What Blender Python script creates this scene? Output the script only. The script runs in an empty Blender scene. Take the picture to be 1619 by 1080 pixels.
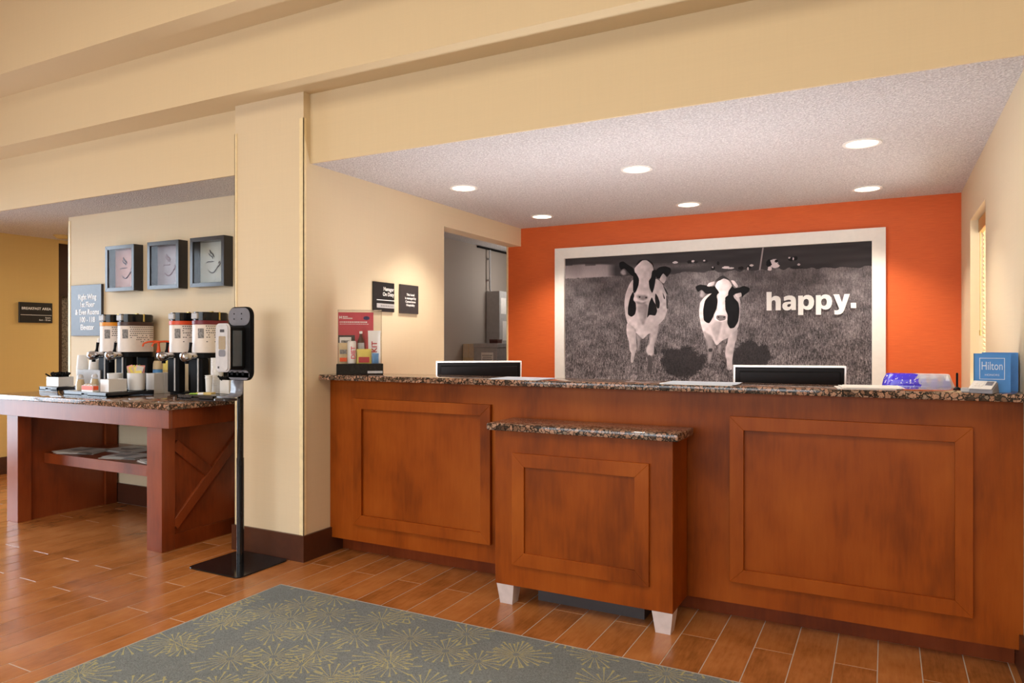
import bpy, bmesh, math, random
import numpy as np
from mathutils import Vector, Matrix, Euler
random.seed(7)
S = bpy.context.scene
COL = S.collection
PI = math.pi

# ---------------------------------------------------------------- camera, world, lights, exposure
YAW = math.radians(27.63)
cam_d = bpy.data.cameras.new('camera'); cam = bpy.data.objects.new('camera', cam_d); COL.objects.link(cam)
cam_d.sensor_width = 36.0; cam_d.lens = 36.0 * 1130.0 / 1619.0
cam.location = (0, 0, 1.30); cam.rotation_euler = (PI / 2, 0, YAW)
cam_d.clip_start = 0.05; cam_d.clip_end = 100
S.camera = cam
w = bpy.data.worlds.new('world'); S.world = w; w.use_nodes = True
wt = w.node_tree; bg = wt.nodes['Background']; bg.inputs[1].default_value = 2.2
g_ = wt.nodes.new('ShaderNodeTexCoord'); s_ = wt.nodes.new('ShaderNodeSeparateXYZ'); r_ = wt.nodes.new('ShaderNodeValToRGB')
wt.links.new(g_.outputs['Generated'], s_.inputs[0]); wt.links.new(s_.outputs[2], r_.inputs[0]); wt.links.new(r_.outputs[0], bg.inputs[0])
r_.color_ramp.elements[0].position = 0.0; r_.color_ramp.elements[0].color = (0.20, 0.19, 0.17, 1)      # ground
r_.color_ramp.elements[1].position = 0.04; r_.color_ramp.elements[1].color = (0.80, 0.90, 1.0, 1)       # sky
S.view_settings.view_transform = 'Standard'; S.view_settings.look = 'None'
S.view_settings.gamma = 1.0; S.view_settings.exposure = 0.0
S.view_settings.use_curve_mapping = False
S.cycles.use_denoising = True
S.cycles.max_bounces = 8; S.cycles.diffuse_bounces = 5
S.cycles.sample_clamp_indirect = 6

def area(name, loc, size, rot, power, col):
    d = bpy.data.lights.new(name, 'AREA'); d.shape = 'RECTANGLE'; d.size, d.size_y = size
    d.energy = power; d.color = col
    o = bpy.data.objects.new(name, d); COL.objects.link(o); o.location = loc; o.rotation_euler = rot
    return o
# daylight at the lobby's windows (left wall and wall behind the camera)
area('daylight_left', (-7.98, 1.9, 1.30), (2.3, 2.6), (0, -PI / 2 + 0.20, 0), 88, (0.74, 0.86, 1.0)).data.spread = math.radians(125)
area('daylight_front', (-2.6, -3.90, 1.6), (2.3, 6.6), (PI / 2, 0, PI / 2), 125, (0.92, 0.96, 1.0)).rotation_euler = (PI / 2 - 0.08, 0, 0)
bpy.data.objects['daylight_front'].data.spread = math.radians(140)
bpy.data.objects['daylight_front'].data.size, bpy.data.objects['daylight_front'].data.size_y = 6.6, 2.3
area('daylight_desk_window', (1.15, 5.0, 1.6), (1.2, 0.9), (0, PI / 2, 0), 60, (1.0, 0.98, 0.94))
# added warm fill light under the lobby ceiling, above the camera
area('lobby_fill', (-1.8, 0.3, 3.72), (6.5, 2.0), (0, 0, 0), 105, (1.0, 0.86, 0.66))
# uplight added out of sight behind the counter to brighten the desk ceiling
area('added_uplight', (-1.25, 3.665, 1.035), (2.7, 0.08), (PI, 0, 0), 25, (0.94, 0.96, 1.0)).data.spread = math.radians(165)
# unseen point light added so the back office is not black
ol = bpy.data.objects.new('office_lamp', bpy.data.lights.new('office_lamp', 'POINT')); COL.objects.link(ol); ol.location = (-3.40, 7.1, 1.95)
ol.data.energy = 8; ol.data.shadow_soft_size = 0.12; ol.data.color = (1.0, 0.94, 0.88)

# ---------------------------------------------------------------- mesh helpers
class B:
    def __init__(s): s.bm = bmesh.new()
    def _merge(s, t):
        me = bpy.data.meshes.new('t'); t.to_mesh(me); t.free(); s.bm.from_mesh(me); bpy.data.meshes.remove(me)
    def box(s, x0, x1, y0, y1, z0, z1, bev=0, seg=1, rot=0, piv=None, M=None):
        t = bmesh.new()
        bmesh.ops.create_cube(t, size=1)
        for v in t.verts:
            v.co = Vector(((x0 + x1) / 2 + v.co.x * (x1 - x0), (y0 + y1) / 2 + v.co.y * (y1 - y0), (z0 + z1) / 2 + v.co.z * (z1 - z0)))
        if bev: bmesh.ops.bevel(t, geom=t.edges[:], offset=bev, segments=seg, affect='EDGES', profile=0.5)
        if rot:
            p = Vector(piv or ((x0 + x1) / 2, (y0 + y1) / 2, 0))
            bmesh.ops.transform(t, matrix=Matrix.Translation(p) @ Matrix.Rotation(rot, 4, 'Z') @ Matrix.Translation(-p), verts=t.verts[:])
        if M is not None: bmesh.ops.transform(t, matrix=M, verts=t.verts[:])
        s._merge(t); return s
    def prism(s, poly, a, b, axis='z', bev=0, seg=1):
        t = bmesh.new()
        def P(u, v, h): return {'z': (u, v, h), 'y': (u, h, v), 'x': (h, u, v)}[axis]
        lo = [t.verts.new(P(u, v, a)) for u, v in poly]; hi = [t.verts.new(P(u, v, b)) for u, v in poly]
        n = len(poly)
        t.faces.new(lo); t.faces.new(hi)
        for i in range(n): t.faces.new((lo[i], lo[(i + 1) % n], hi[(i + 1) % n], hi[i]))
        bmesh.ops.recalc_face_normals(t, faces=t.faces[:])
        if bev:
            ed = [e for e in t.edges if (e.verts[0] in lo) == (e.verts[1] in lo)]
            bmesh.ops.bevel(t, geom=ed, offset=bev, segments=seg, affect='EDGES')
        s._merge(t); return s
    def lathe(s, prof, cx=0, cy=0, seg=20, cap=True, sx=1, sy=1):
        t = bmesh.new(); rings = []
        for r, z in prof:
            rings.append([t.verts.new((cx + sx * r * math.cos(2 * PI * k / seg), cy + sy * r * math.sin(2 * PI * k / seg), z)) for k in range(seg)])
        for A, C in zip(rings, rings[1:]):
            for k in range(seg): t.faces.new((A[k], A[(k + 1) % seg], C[(k + 1) % seg], C[k]))
        if cap: t.faces.new(rings[0]); t.faces.new(rings[-1])
        bmesh.ops.recalc_face_normals(t, faces=t.faces[:])
        s._merge(t); return s
    def tube(s, pts, r, seg=8, rs=None):
        pts = [Vector(p) for p in pts]; t = bmesh.new(); rings = []
        up = Vector((0, 0, 1))
        for i, p in enumerate(pts):
            d = (pts[min(i + 1, len(pts) - 1)] - pts[max(i - 1, 0)]).normalized()
            a = d.cross(up)
            if a.length < 1e-3: a = d.cross(Vector((1, 0, 0)))
            a.normalize(); b = d.cross(a).normalized(); rr = rs[i] if rs else r
            rings.append([t.verts.new(p + a * rr * math.cos(2 * PI * k / seg) + b * rr * math.sin(2 * PI * k / seg)) for k in range(seg)])
        for A, C in zip(rings, rings[1:]):
            for k in range(seg): t.faces.new((A[k], A[(k + 1) % seg], C[(k + 1) % seg], C[k]))
        t.faces.new(rings[0]); t.faces.new(rings[-1])
        bmesh.ops.recalc_face_normals(t, faces=t.faces[:])
        s._merge(t); return s
    def ring(s, X0, X1, Z0, Z1, wd, y0, y1, bev=0):
        """mitred frame of four rails in an XZ plane"""
        o = [(X0, Z0), (X1, Z0), (X1, Z1), (X0, Z1)]; i = [(X0 + wd, Z0 + wd), (X1 - wd, Z0 + wd), (X1 - wd, Z1 - wd), (X0 + wd, Z1 - wd)]
        for k in range(4):
            j = (k + 1) % 4
            s.prism([o[k], o[j], i[j], i[k]], y0, y1, 'y', bev)
        return s
    def quad(s, pts):
        s.bm.faces.new([s.bm.verts.new(p) for p in pts]); return s
    def done(s, name, mat, parent=None, loc=None, smooth=False, ang=40, rotz=0):
        me = bpy.data.meshes.new(name); s.bm.to_mesh(me); s.bm.free()
        o = bpy.data.objects.new(name, me); COL.objects.link(o)
        for m in (mat if isinstance(mat, (list, tuple)) else [mat]): me.materials.append(m)
        if smooth:
            me.polygons.foreach_set('use_smooth', [True] * len(me.polygons)); me.set_sharp_from_angle(angle=math.radians(ang))
        if parent: o.parent = parent
        if loc: o.location = loc
        if rotz: o.rotation_euler = (0, 0, rotz)
        return o

def rrect(x0, x1, y0, y1, r, n=5):
    out = []
    for cx, cy, a in ((x1 - r, y0 + r, -90), (x1 - r, y1 - r, 0), (x0 + r, y1 - r, 90), (x0 + r, y0 + r, 180)):
        for k in range(n + 1):
            t = math.radians(a + 90 * k / n); out.append((cx + r * math.cos(t), cy + r * math.sin(t)))
    return out

def tag(o, label=None, cat=None, group=None, kind=None):
    if label: o['label'] = label
    if cat: o['category'] = cat
    if group: o['group'] = group
    if kind: o['kind'] = kind
    return o
def struct(o, label=None, cat=None): return tag(o, label, cat, None, 'structure')
def thing(name, label, cat, loc=(0, 0, 0), rotz=0, group=None):
    o = bpy.data.objects.new(name, None); COL.objects.link(o); o.location = loc; o.rotation_euler = (0, 0, rotz)
    o.empty_display_size = 0.1
    return tag(o, label, cat, group)
def dup(root, loc, rotz=None, label=None):
    r = root.copy(); COL.objects.link(r); r.location = loc
    if rotz is not None: r.rotation_euler = (0, 0, rotz)
    if label: r['label'] = label
    for ch in list(root.children):
        c = ch.copy(); COL.objects.link(c); c.parent = r
        for g in list(ch.children):
            d = g.copy(); COL.objects.link(d); d.parent = c
    return r

def letters(txt, size, mat, parent, loc, rot=(PI / 2, 0, 0), align='CENTER', bold=0.0, ext=0.0006, sx=1.0, name='lettering', line=1.0):
    if '\n' in txt:   # one mesh per line of writing
        rows = txt.split('\n'); up = Matrix.Rotation(rot[2], 3, 'Z') @ Vector((0, 0, 1))
        for i, row in enumerate(rows): letters(row, size, mat, parent, Vector(loc) + up * ((len(rows) - 1) / 2 - i) * size * line, rot, align, bold, ext, sx, name)
        return
    cu = bpy.data.curves.new('t', 'FONT'); cu.body = txt; cu.size = size; cu.align_x = align; cu.align_y = 'BOTTOM_BASELINE'; loc = Vector(loc) + Euler(rot).to_matrix() @ Vector((0, -size * 0.34, 0))
    cu.extrude = ext; cu.offset = bold; cu.space_line = line; cu.resolution_u = 3
    t = bpy.data.objects.new('t', cu); COL.objects.link(t)
    bpy.context.view_layer.update()
    me = bpy.data.meshes.new_from_object(t.evaluated_get(bpy.context.evaluated_depsgraph_get()))
    bpy.data.objects.remove(t); bpy.data.curves.remove(cu)
    me.name = name; me.materials.clear(); me.materials.append(mat)
    o = bpy.data.objects.new(name, me); COL.objects.link(o); o.parent = parent
    o.location = loc; o.rotation_euler = rot; o.scale = (sx, 1, 1)
    return o

# ---------------------------------------------------------------- materials
class N:
    def __init__(s, name):
        s.m = bpy.data.materials.new(name); s.m.use_nodes = True; s.t = s.m.node_tree
        s.p = s.t.nodes['Principled BSDF']; s.out = s.t.nodes['Material Output']
    def n(s, typ, **kw):
        x = s.t.nodes.new(typ)
        for k, v in kw.items():
            if k in x.inputs.keys(): x.inputs[k].default_value = v
            else: setattr(x, k, v)
        return x
    def l(s, a, b): s.t.links.new(a, b)
    def math(s, op, a, b=None, c=None):
        x = s.t.nodes.new('ShaderNodeMath'); x.operation = op
        for i, v in enumerate((a, b, c)):
            if v is None: continue
            if isinstance(v, (int, float)): x.inputs[i].default_value = v
            else: s.l(v, x.inputs[i])
        return x.outputs[0]
    def ramp(s, fac, stops, interp='LINEAR'):
        x = s.t.nodes.new('ShaderNodeValToRGB'); e = x.color_ramp.elements; x.color_ramp.interpolation = interp
        while len(e) < len(stops): e.new(0.5)
        for k, (pos, c) in zip(e, stops): k.position = pos; k.color = (*c, 1) if len(c) == 3 else c
        s.l(fac, x.inputs[0]); return x.outputs[0]
    def mix(s, fac, a, b, typ='MIX'):
        x = s.t.nodes.new('ShaderNodeMix'); x.data_type = 'RGBA'; x.blend_type = typ
        for sock, v in ((x.inputs[0], fac), (x.inputs[6], a), (x.inputs[7], b)):
            if isinstance(v, (int, float)): sock.default_value = v
            elif isinstance(v, tuple): sock.default_value = (*v, 1)
            else: s.l(v, sock)
        return x.outputs[2]
    def coord(s, kind='Object', scale=(1, 1, 1), rand=False):
        c = s.t.nodes.new('ShaderNodeTexCoord').outputs[kind]
        if rand:
            oi = s.t.nodes.new('ShaderNodeObjectInfo'); v = s.t.nodes.new('ShaderNodeVectorMath'); v.operation = 'ADD'
            s.l(c, v.inputs[0]); s.l(s.math('MULTIPLY', oi.outputs['Random'], 37.0), v.inputs[1]); c = v.outputs[0]
        mp = s.t.nodes.new('ShaderNodeMapping'); mp.inputs['Scale'].default_value = scale; s.l(c, mp.inputs[0]); return mp.outputs[0]
    def bump(s, h, strength, dist=0.002):
        b = s.n('ShaderNodeBump', Strength=strength, Distance=dist); s.l(h, b.inputs['Height']); s.l(b.outputs[0], s.p.inputs['Normal'])
    def base(s, c):
        if isinstance(c, tuple): s.p.inputs['Base Color'].default_value = (*c, 1)
        else: s.l(c, s.p.inputs['Base Color'])
    def set(s, **kw):
        for k, v in kw.items(): s.p.inputs[k.replace('_', ' ')].default_value = v
        return s

def srgb(r, g, b):
    f = lambda c: (c / 255 / 12.92) if c <= 10.3 else ((c / 255 + 0.055) / 1.055) ** 2.4
    return (f(r), f(g), f(b))
def noise(k, vec, scale, detail=3, rough=0.5):
    x = k.n('ShaderNodeTexNoise', Scale=scale, Detail=detail, Roughness=rough); k.l(vec, x.inputs['Vector']); return x.outputs['Fac']

def plain(name, col, rough=0.5, metal=0.0, var=0.06, coat=0.0, vs=30):
    k = N(name); v = noise(k, k.coord('Object'), vs, 2)
    lo = tuple(c * (1 - var) for c in col); hi = tuple(min(1, c * (1 + var)) for c in col)
    k.base(k.ramp(v, [(0.3, lo), (0.7, hi)])); k.set(Roughness=rough, Metallic=metal, Coat_Weight=coat)
    return k.m

def paint(name, col, streak=0.018, bump=0.05):
    """wallpapered plaster with faint weave"""
    k = N(name)
    a = noise(k, k.coord('Object', (2, 2, 260)), 1.0, 3, 0.6); b = noise(k, k.coord('Object', (90, 90, 3)), 1.0, 2, 0.6)
    f = k.math('ADD', k.math('MULTIPLY', a, 0.6), k.math('MULTIPLY', b, 0.4))
    k.base(k.ramp(f, [(0.35, tuple(c * (1 - streak) for c in col)), (0.65, tuple(c * (1 + streak) for c in col))]))
    k.set(Roughness=0.62); k.p.inputs['Specular IOR Level'].default_value = 0.3
    k.bump(f, bump, 0.001); return k.m

def wood(name, dark, mid, light, grain=(6, 6, 0.7), rough=0.38, coat=0.06, rand=True):
    k = N(name); c = k.coord('Object', grain, rand)
    big = noise(k, k.coord('Object', (1.7, 1.7, 1.0), rand), 1.6, 3, 0.6)
    fine = noise(k, c, 9.0, 5, 0.62)
    f = k.math('ADD', k.math('MULTIPLY', big, 0.78), k.math('MULTIPLY', fine, 0.22))
    k.base(k.ramp(f, [(0.30, dark), (0.5, mid), (0.70, light)]))
    k.set(Roughness=rough, Coat_Weight=coat, Coat_Roughness=0.25)
    k.p.inputs['Specular IOR Level'].default_value = 0.14
    k.bump(fine, 0.06, 0.001); return k.m

def granite(name):
    k = N(name); c = k.coord('Object')
    wv = k.n('ShaderNodeTexNoise', Scale=70.0, Detail=3.0); k.l(c, wv.inputs['Vector'])
    vm = k.n('ShaderNodeVectorMath', operation='MULTIPLY_ADD'); k.l(wv.outputs['Color'], vm.inputs[0]); vm.inputs[1].default_value = (0.022,) * 3; k.l(c, vm.inputs[2])
    v1 = k.n('ShaderNodeTexVoronoi', feature='DISTANCE_TO_EDGE', Scale=48.0); k.l(vm.outputs[0], v1.inputs['Vector'])
    v2 = k.n('ShaderNodeTexVoronoi', feature='F1', Scale=48.0); k.l(vm.outputs[0], v2.inputs['Vector'])
    sep = k.n('ShaderNodeSeparateColor'); k.l(v2.outputs['Color'], sep.inputs[0])
    blob = k.ramp(sep.outputs[0], [(0.0, (0.035, 0.027, 0.022)), (0.14, (0.17, 0.095, 0.06)), (0.40, (0.40, 0.215, 0.135)), (0.75, (0.48, 0.28, 0.19)), (1.0, (0.26, 0.20, 0.15))])
    sp = noise(k, c, 230, 3, 0.75)
    blob = k.mix(k.math('MULTIPLY', k.math('GREATER_THAN', sp, 0.56), 0.75), blob, (0.05, 0.035, 0.03))
    edge = k.ramp(k.math('ADD', v1.outputs['Distance'], k.math('MULTIPLY', k.math('SUBTRACT', noise(k, c, 120, 3, 0.7), 0.5), 0.16)), [(0.05, (0, 0, 0)), (0.125, (1, 1, 1))])
    k.base(k.mix(edge, (0.016, 0.015, 0.014), blob)); k.set(Roughness=0.09)
    return k.m

def clearglass(name, rough=0.0, tint=(1, 1, 1), ior=1.45, dens=0.06):
    """thin clear sheet: lets light straight through, reflects by fresnel"""
    k = N(name); k.t.nodes.remove(k.p)
    tr = k.n('ShaderNodeBsdfTransparent'); tr.inputs[0].default_value = (*[1 - dens * (1.6 - t) for t in tint], 1)
    gl = k.n('ShaderNodeBsdfGlossy', Roughness=rough); fr = k.n('ShaderNodeFresnel'); ge = k.n('ShaderNodeNewGeometry')
    k.l(k.math('ADD', ior, k.math('MULTIPLY', ge.outputs['Backfacing'], 1 / ior - ior)), fr.inputs['IOR'])   # same reflection on both faces of the sheet
    mx = k.n('ShaderNodeMixShader'); k.l(fr.outputs[0], mx.inputs[0]); k.l(tr.outputs[0], mx.inputs[1]); k.l(gl.outputs[0], mx.inputs[2])
    k.l(mx.outputs[0], k.out.inputs[0]); return k.m
def glow(name, col, strength):
    k = N(name); k.base((0.8, 0.8, 0.8)); k.p.inputs['Emission Color'].default_value = (*col, 1); k.p.inputs['Emission Strength'].default_value = strength; return k.m

M = {}
CREAM = (0.72, 0.595, 0.405)
M['cream'] = paint('cream_wallpaper', CREAM)
M['beam'] = paint('cream_beam_paint', (0.72, 0.585, 0.375), 0.015, 0.03)
M['yellow'] = paint('yellow_wallpaper', (0.70, 0.50, 0.19))
M['guard'] = plain('corner_guard_plastic', (0.86, 0.72, 0.44), 0.35)
M['grey_wall'] = paint('grey_wallpaper', (0.42, 0.37, 0.33))
M['white_paint'] = plain('white_paint', (0.86, 0.83, 0.78), 0.4, var=0.02)
def orange():
    k = N('orange_linen_wallpaper')
    a = noise(k, k.coord('Object', (9, 9, 330)), 1.0, 4, 0.65); b = noise(k, k.coord('Object', (1, 1, 1.5)), 2.5, 2)
    f = k.math('ADD', k.math('MULTIPLY', a, 0.75), k.math('MULTIPLY', b, 0.25))
    k.base(k.ramp(f, [(0.3, (0.62, 0.098, 0.012)), (0.7, (0.80, 0.150, 0.024))])); k.set(Roughness=0.6); k.bump(a, 0.2, 0.001); return k.m
M['orange'] = orange()
def popcorn():
    k = N('popcorn_ceiling'); c = k.coord('Object')
    a = noise(k, c, 75, 3, 0.7); v = k.n('ShaderNodeTexVoronoi', Scale=110.0); k.l(c, v.inputs['Vector'])
    f = k.math('SUBTRACT', a, k.math('MULTIPLY', v.outputs['Distance'], 0.5))
    k.base(k.ramp(f, [(0.15, (0.58, 0.545, 0.545)), (0.5, (0.86, 0.83, 0.82))])); k.set(Roughness=0.9); k.bump(f, 1.0, 0.012); return k.m
M['popcorn'] = popcorn()
CH = (srgb(100, 44, 8), srgb(143, 68, 14), srgb(162, 84, 24))
M['cherry'] = wood('cherry_wood_upright', *CH)
M['cherry_flat'] = wood('cherry_wood_rail', *CH, grain=(0.8, 6, 6))
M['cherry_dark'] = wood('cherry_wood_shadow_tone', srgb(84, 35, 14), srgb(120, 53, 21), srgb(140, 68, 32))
def table_wood():
    m = wood('cherry_table_wood', srgb(92, 38, 15), srgb(134, 61, 26), srgb(152, 76, 36)); q = m.node_tree.nodes['Principled BSDF']
    q.inputs['Specular IOR Level'].default_value = 0.5; q.inputs['Coat Weight'].default_value = 0.18; q.inputs['Roughness'].default_value = 0.32; return m
M['cherry_table'] = table_wood()
M['baseboard'] = plain('brown_vinyl_base', srgb(76, 42, 28), 0.35, var=0.1)
M['granite'] = granite('brown_granite')
M['black'] = plain('black_plastic', (0.010, 0.010, 0.011), 0.35)
M['black'].node_tree.nodes['Principled BSDF'].inputs['Specular IOR Level'].default_value = 0.04
M['black_matte'] = plain('black_matte', (0.009, 0.008, 0.008), 0.6)
M['black_matte'].node_tree.nodes['Principled BSDF'].inputs['Specular IOR Level'].default_value = 0.1
M['black_gloss'] = plain('black_gloss', (0.009, 0.009, 0.010), 0.12, coat=0.1)
M['black_gloss'].node_tree.nodes['Principled BSDF'].inputs['Specular IOR Level'].default_value = 0.3
M['steel'] = plain('chrome', (0.72, 0.72, 0.74), 0.16, 1.0)
M['brass'] = plain('brass', (0.60, 0.44, 0.14), 0.3, 1.0)
M['white'] = plain('white_ceramic', (0.82, 0.80, 0.78), 0.25, var=0.02)
M['paper'] = plain('white_paper', (0.80, 0.77, 0.74), 0.7, var=0.04)
M['cup'] = plain('white_foam', (0.80, 0.78, 0.75), 0.55, var=0.03)
M['grey_plastic'] = plain('grey_plastic', (0.20, 0.20, 0.23), 0.35)
M['silver'] = plain('silver_plastic', (0.58, 0.58, 0.60), 0.3)
M['sleeve'] = plain('printed_sleeve', (0.86, 0.78, 0.72), 0.35, var=0.03)
M['ink'] = plain('dark_print', (0.05, 0.04, 0.04), 0.6)
M['photo_grey'] = plain('grey_print', (0.22, 0.21, 0.21), 0.5, var=0.6, vs=90)
M['white_ink'] = plain('white_print', (0.88, 0.87, 0.85), 0.5, var=0.01)
M['glass'] = clearglass('clear_glass')
M['acrylic'] = clearglass('clear_acrylic', 0.02, (1, 0.97, 0.93), 1.45, 0.10)
M['sign_black'] = plain('black_sign', (0.016, 0.015, 0.015), 0.4)
M['sign_brown'] = plain('charcoal_sign', (0.045, 0.038, 0.038), 0.35)
M['sign_glossy'] = plain('glossy_grey_sign', (0.050, 0.051, 0.062), 0.10)
M['sign_glossy'].node_tree.nodes['Principled BSDF'].inputs['Specular IOR Level'].default_value = 0.36
M['light_grey'] = plain('light_grey_enamel', (0.46, 0.45, 0.45), 0.45)
M['lens'] = glow('lamp_lens', (1.0, 0.90, 0.74), 5.5)
for nm, c in {'orange_band': (0.85, 0.32, 0.02), 'brown_band': (0.055, 0.022, 0.014), 'red_band': (0.75, 0.08, 0.02), 'maroon_band': (0.17, 0.012, 0.022),
              'orange_plastic': (0.85, 0.10, 0.02), 'pink': (0.80, 0.36, 0.34), 'yellow_p': (0.80, 0.66, 0.14), 'green_p': (0.30, 0.52, 0.06), 'blue_p': (0.10, 0.30, 0.62),
              'red': (0.50, 0.030, 0.045), 'crimson': (0.55, 0.055, 0.085), 'deep_blue': (0.035, 0.025, 0.62), 'bag_blue': (0.055, 0.24, 0.62), 'bag_blue2': (0.035, 0.19, 0.40),
              'navy': (0.012, 0.018, 0.10), 'kraft': (0.62, 0.52, 0.40), 'pale_blue': (0.60, 0.70, 0.86), 'straw': (0.62, 0.48, 0.28), 'tan': (0.62, 0.45, 0.16), 'lilac_foot': (0.62, 0.55, 0.54),
              'rose_reflection': (0.55, 0.30, 0.26), 'mauve_reflection': (0.27, 0.21, 0.23), 'sage_reflection': (0.42, 0.45, 0.40), 'cola': (0.06, 0.02, 0.012), 'valance': (0.50, 0.25, 0.06)}.items():
    M[nm] = plain(nm.replace('_p', '_print') if nm.endswith('_p') else nm + '_surface', c, 0.4)

def planks_mat():
    k = N('wood_look_tile')
    oi = k.n('ShaderNodeObjectInfo'); ge = k.n('ShaderNodeNewGeometry')
    r = k.math('FRACT', k.math('ADD', oi.outputs['Random'], ge.outputs['Random Per Island']))
    c = k.t.nodes.new('ShaderNodeTexCoord').outputs['Object']
    ad = k.n('ShaderNodeVectorMath', operation='ADD'); k.l(c, ad.inputs[0])
    cm = k.n('ShaderNodeCombineXYZ'); k.l(k.math('MULTIPLY', r, 91.0), cm.inputs[0]); k.l(k.math('MULTIPLY', r, 53.0), cm.inputs[1]); k.l(cm.outputs[0], ad.inputs[1])
    mp = k.n('ShaderNodeMapping'); mp.inputs['Scale'].default_value = (9, 1.2, 1); k.l(ad.outputs[0], mp.inputs[0])
    fine = noise(k, mp.outputs[0], 7.0, 5, 0.65)
    mp2 = k.n('ShaderNodeMapping'); mp2.inputs['Scale'].default_value = (2.5, 2.0, 1); k.l(ad.outputs[0], mp2.inputs[0])
    big = noise(k, mp2.outputs[0], 2.2, 3, 0.6)
    f = k.math('ADD', k.math('ADD', k.math('MULTIPLY', fine, 0.38), k.math('MULTIPLY', big, 0.50)), k.math('MULTIPLY', k.math('SUBTRACT', r, 0.5), 0.14))
    k.base(k.ramp(f, [(0.28, (0.26, 0.094, 0.023)), (0.44, (0.41, 0.152, 0.042)), (0.6, (0.50, 0.205, 0.064))]))
    k.set(Roughness=0.24); k.p.inputs['Coat Weight'].default_value = 0.15; k.p.inputs['Coat Roughness'].default_value = 0.12
    k.bump(fine, 0.10, 0.001); return k.m
M['plank'] = planks_mat()
M['grout'] = plain('pale_grout', (0.56, 0.50, 0.45), 0.8)

def rug_mat():
    k = N('rug_pile'); c = k.coord('Object')
    sx = k.n('ShaderNodeSeparateXYZ'); k.l(c, sx.inputs[0])
    total = None
    for i, (sc, R, n) in enumerate(((3.5, 0.145, 20), (3.3, 0.125, 18))):
        mp = k.n('ShaderNodeMapping'); mp.inputs['Location'].default_value = (1.37 * i + 0.2, 2.11 * i, 0); k.l(c, mp.inputs[0])
        v = k.n('ShaderNodeTexVoronoi', feature='F1', voronoi_dimensions='2D', Scale=sc, Randomness=0.75); k.l(mp.outputs[0], v.inputs['Vector'])
        d = k.n('ShaderNodeVectorMath', operation='SUBTRACT'); k.l(mp.outputs[0], d.inputs[0]); k.l(v.outputs['Position'], d.inputs[1])
        s2 = k.n('ShaderNodeSeparateXYZ'); k.l(d.outputs[0], s2.inputs[0])
        sc3 = k.n('ShaderNodeSeparateColor'); k.l(v.outputs['Color'], sc3.inputs[0])
        ang = k.math('ADD', k.math('ARCTAN2', s2.outputs[1], s2.outputs[0]), k.math('MULTIPLY', sc3.outputs[0], 6.0))
        rr = k.math('SQRT', k.math('ADD', k.math('MULTIPLY', s2.outputs[0], s2.outputs[0]), k.math('MULTIPLY', s2.outputs[1], s2.outputs[1])))
        idx = k.math('ROUND', k.math('MULTIPLY', ang, n / (2 * PI)))
        wn = k.n('ShaderNodeTexWhiteNoise', noise_dimensions='2D'); cb = k.n('ShaderNodeCombineXYZ'); k.l(idx, cb.inputs[0]); k.l(sc3.outputs[1], cb.inputs[1]); k.l(cb.outputs[0], wn.inputs['Vector'])
        Rm = k.math('MULTIPLY', k.math('ADD', k.math('MULTIPLY', wn.outputs['Value'], 0.5), 0.55), R)
        off = k.math('MULTIPLY', rr, k.math('ABSOLUTE', k.math('SINE', k.math('MULTIPLY', k.math('SUBTRACT', ang, k.math('MULTIPLY', idx, 2 * PI / n)), 1.0))))
        q = k.math('DIVIDE', rr, Rm)
        wd = k.math('ADD', k.math('MULTIPLY', k.math('POWER', q, 4.0), 0.0046), 0.0012)
        m1 = k.math('LESS_THAN', off, wd); m2 = k.math('LESS_THAN', q, 1.0); m3 = k.math('GREATER_THAN', rr, 0.016)
        m = k.math('MULTIPLY', k.math('MULTIPLY', m1, m2), m3)
        total = m if total is None else k.math('MAXIMUM', total, m)
    fib = k.ramp(noise(k, c, 170, 3, 0.8), [(0.36, (0, 0, 0)), (0.64, (1, 1, 1))]); soft = noise(k, c, 2.2, 3); mid = noise(k, c, 34, 3, 0.7)
    basec = k.mix(soft, (0.235, 0.285, 0.300), (0.325, 0.345, 0.345)); basec = k.mix(k.math('MULTIPLY', mid, 0.5), basec, (0.14, 0.165, 0.172))
    col = k.mix(k.math('MULTIPLY', total, k.math('ADD', 0.0, k.math('ADD', 0.20, k.math('MULTIPLY', fib, 0.85)))), basec, (0.74, 0.65, 0.24))
    col = k.mix(k.math('MULTIPLY', fib, 0.50), col, (0.05, 0.055, 0.055))
    k.base(col); k.set(Roughness=0.95); k.p.inputs['Specular IOR Level'].default_value = 0.1
    k.bump(fib, 0.6, 0.003); return k.m
M['rug'] = rug_mat()

M['glass_syrup'] = clearglass('syrup_glass', 0.02, (1, 0.95, 0.88), 1.35, 0.25)
M['plate_grey'] = plain('grey_plate', (0.17, 0.17, 0.20), 0.3)
M['window_grey'] = plain('smoky_window', (0.055, 0.085, 0.105), 0.25)
M['brass_pale'] = plain('pale_metal', (0.62, 0.58, 0.48), 0.25, 0.9)
M['office_grey'] = plain('office_grey_card', (0.40, 0.39, 0.40), 0.7)
M['brown_case'] = plain('brown_red_case', (0.10, 0.03, 0.02), 0.4)
M['picture_glass'] = clearglass('picture_glass', 0.09, (1, 1, 1), 1.18, 0.05)

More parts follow.
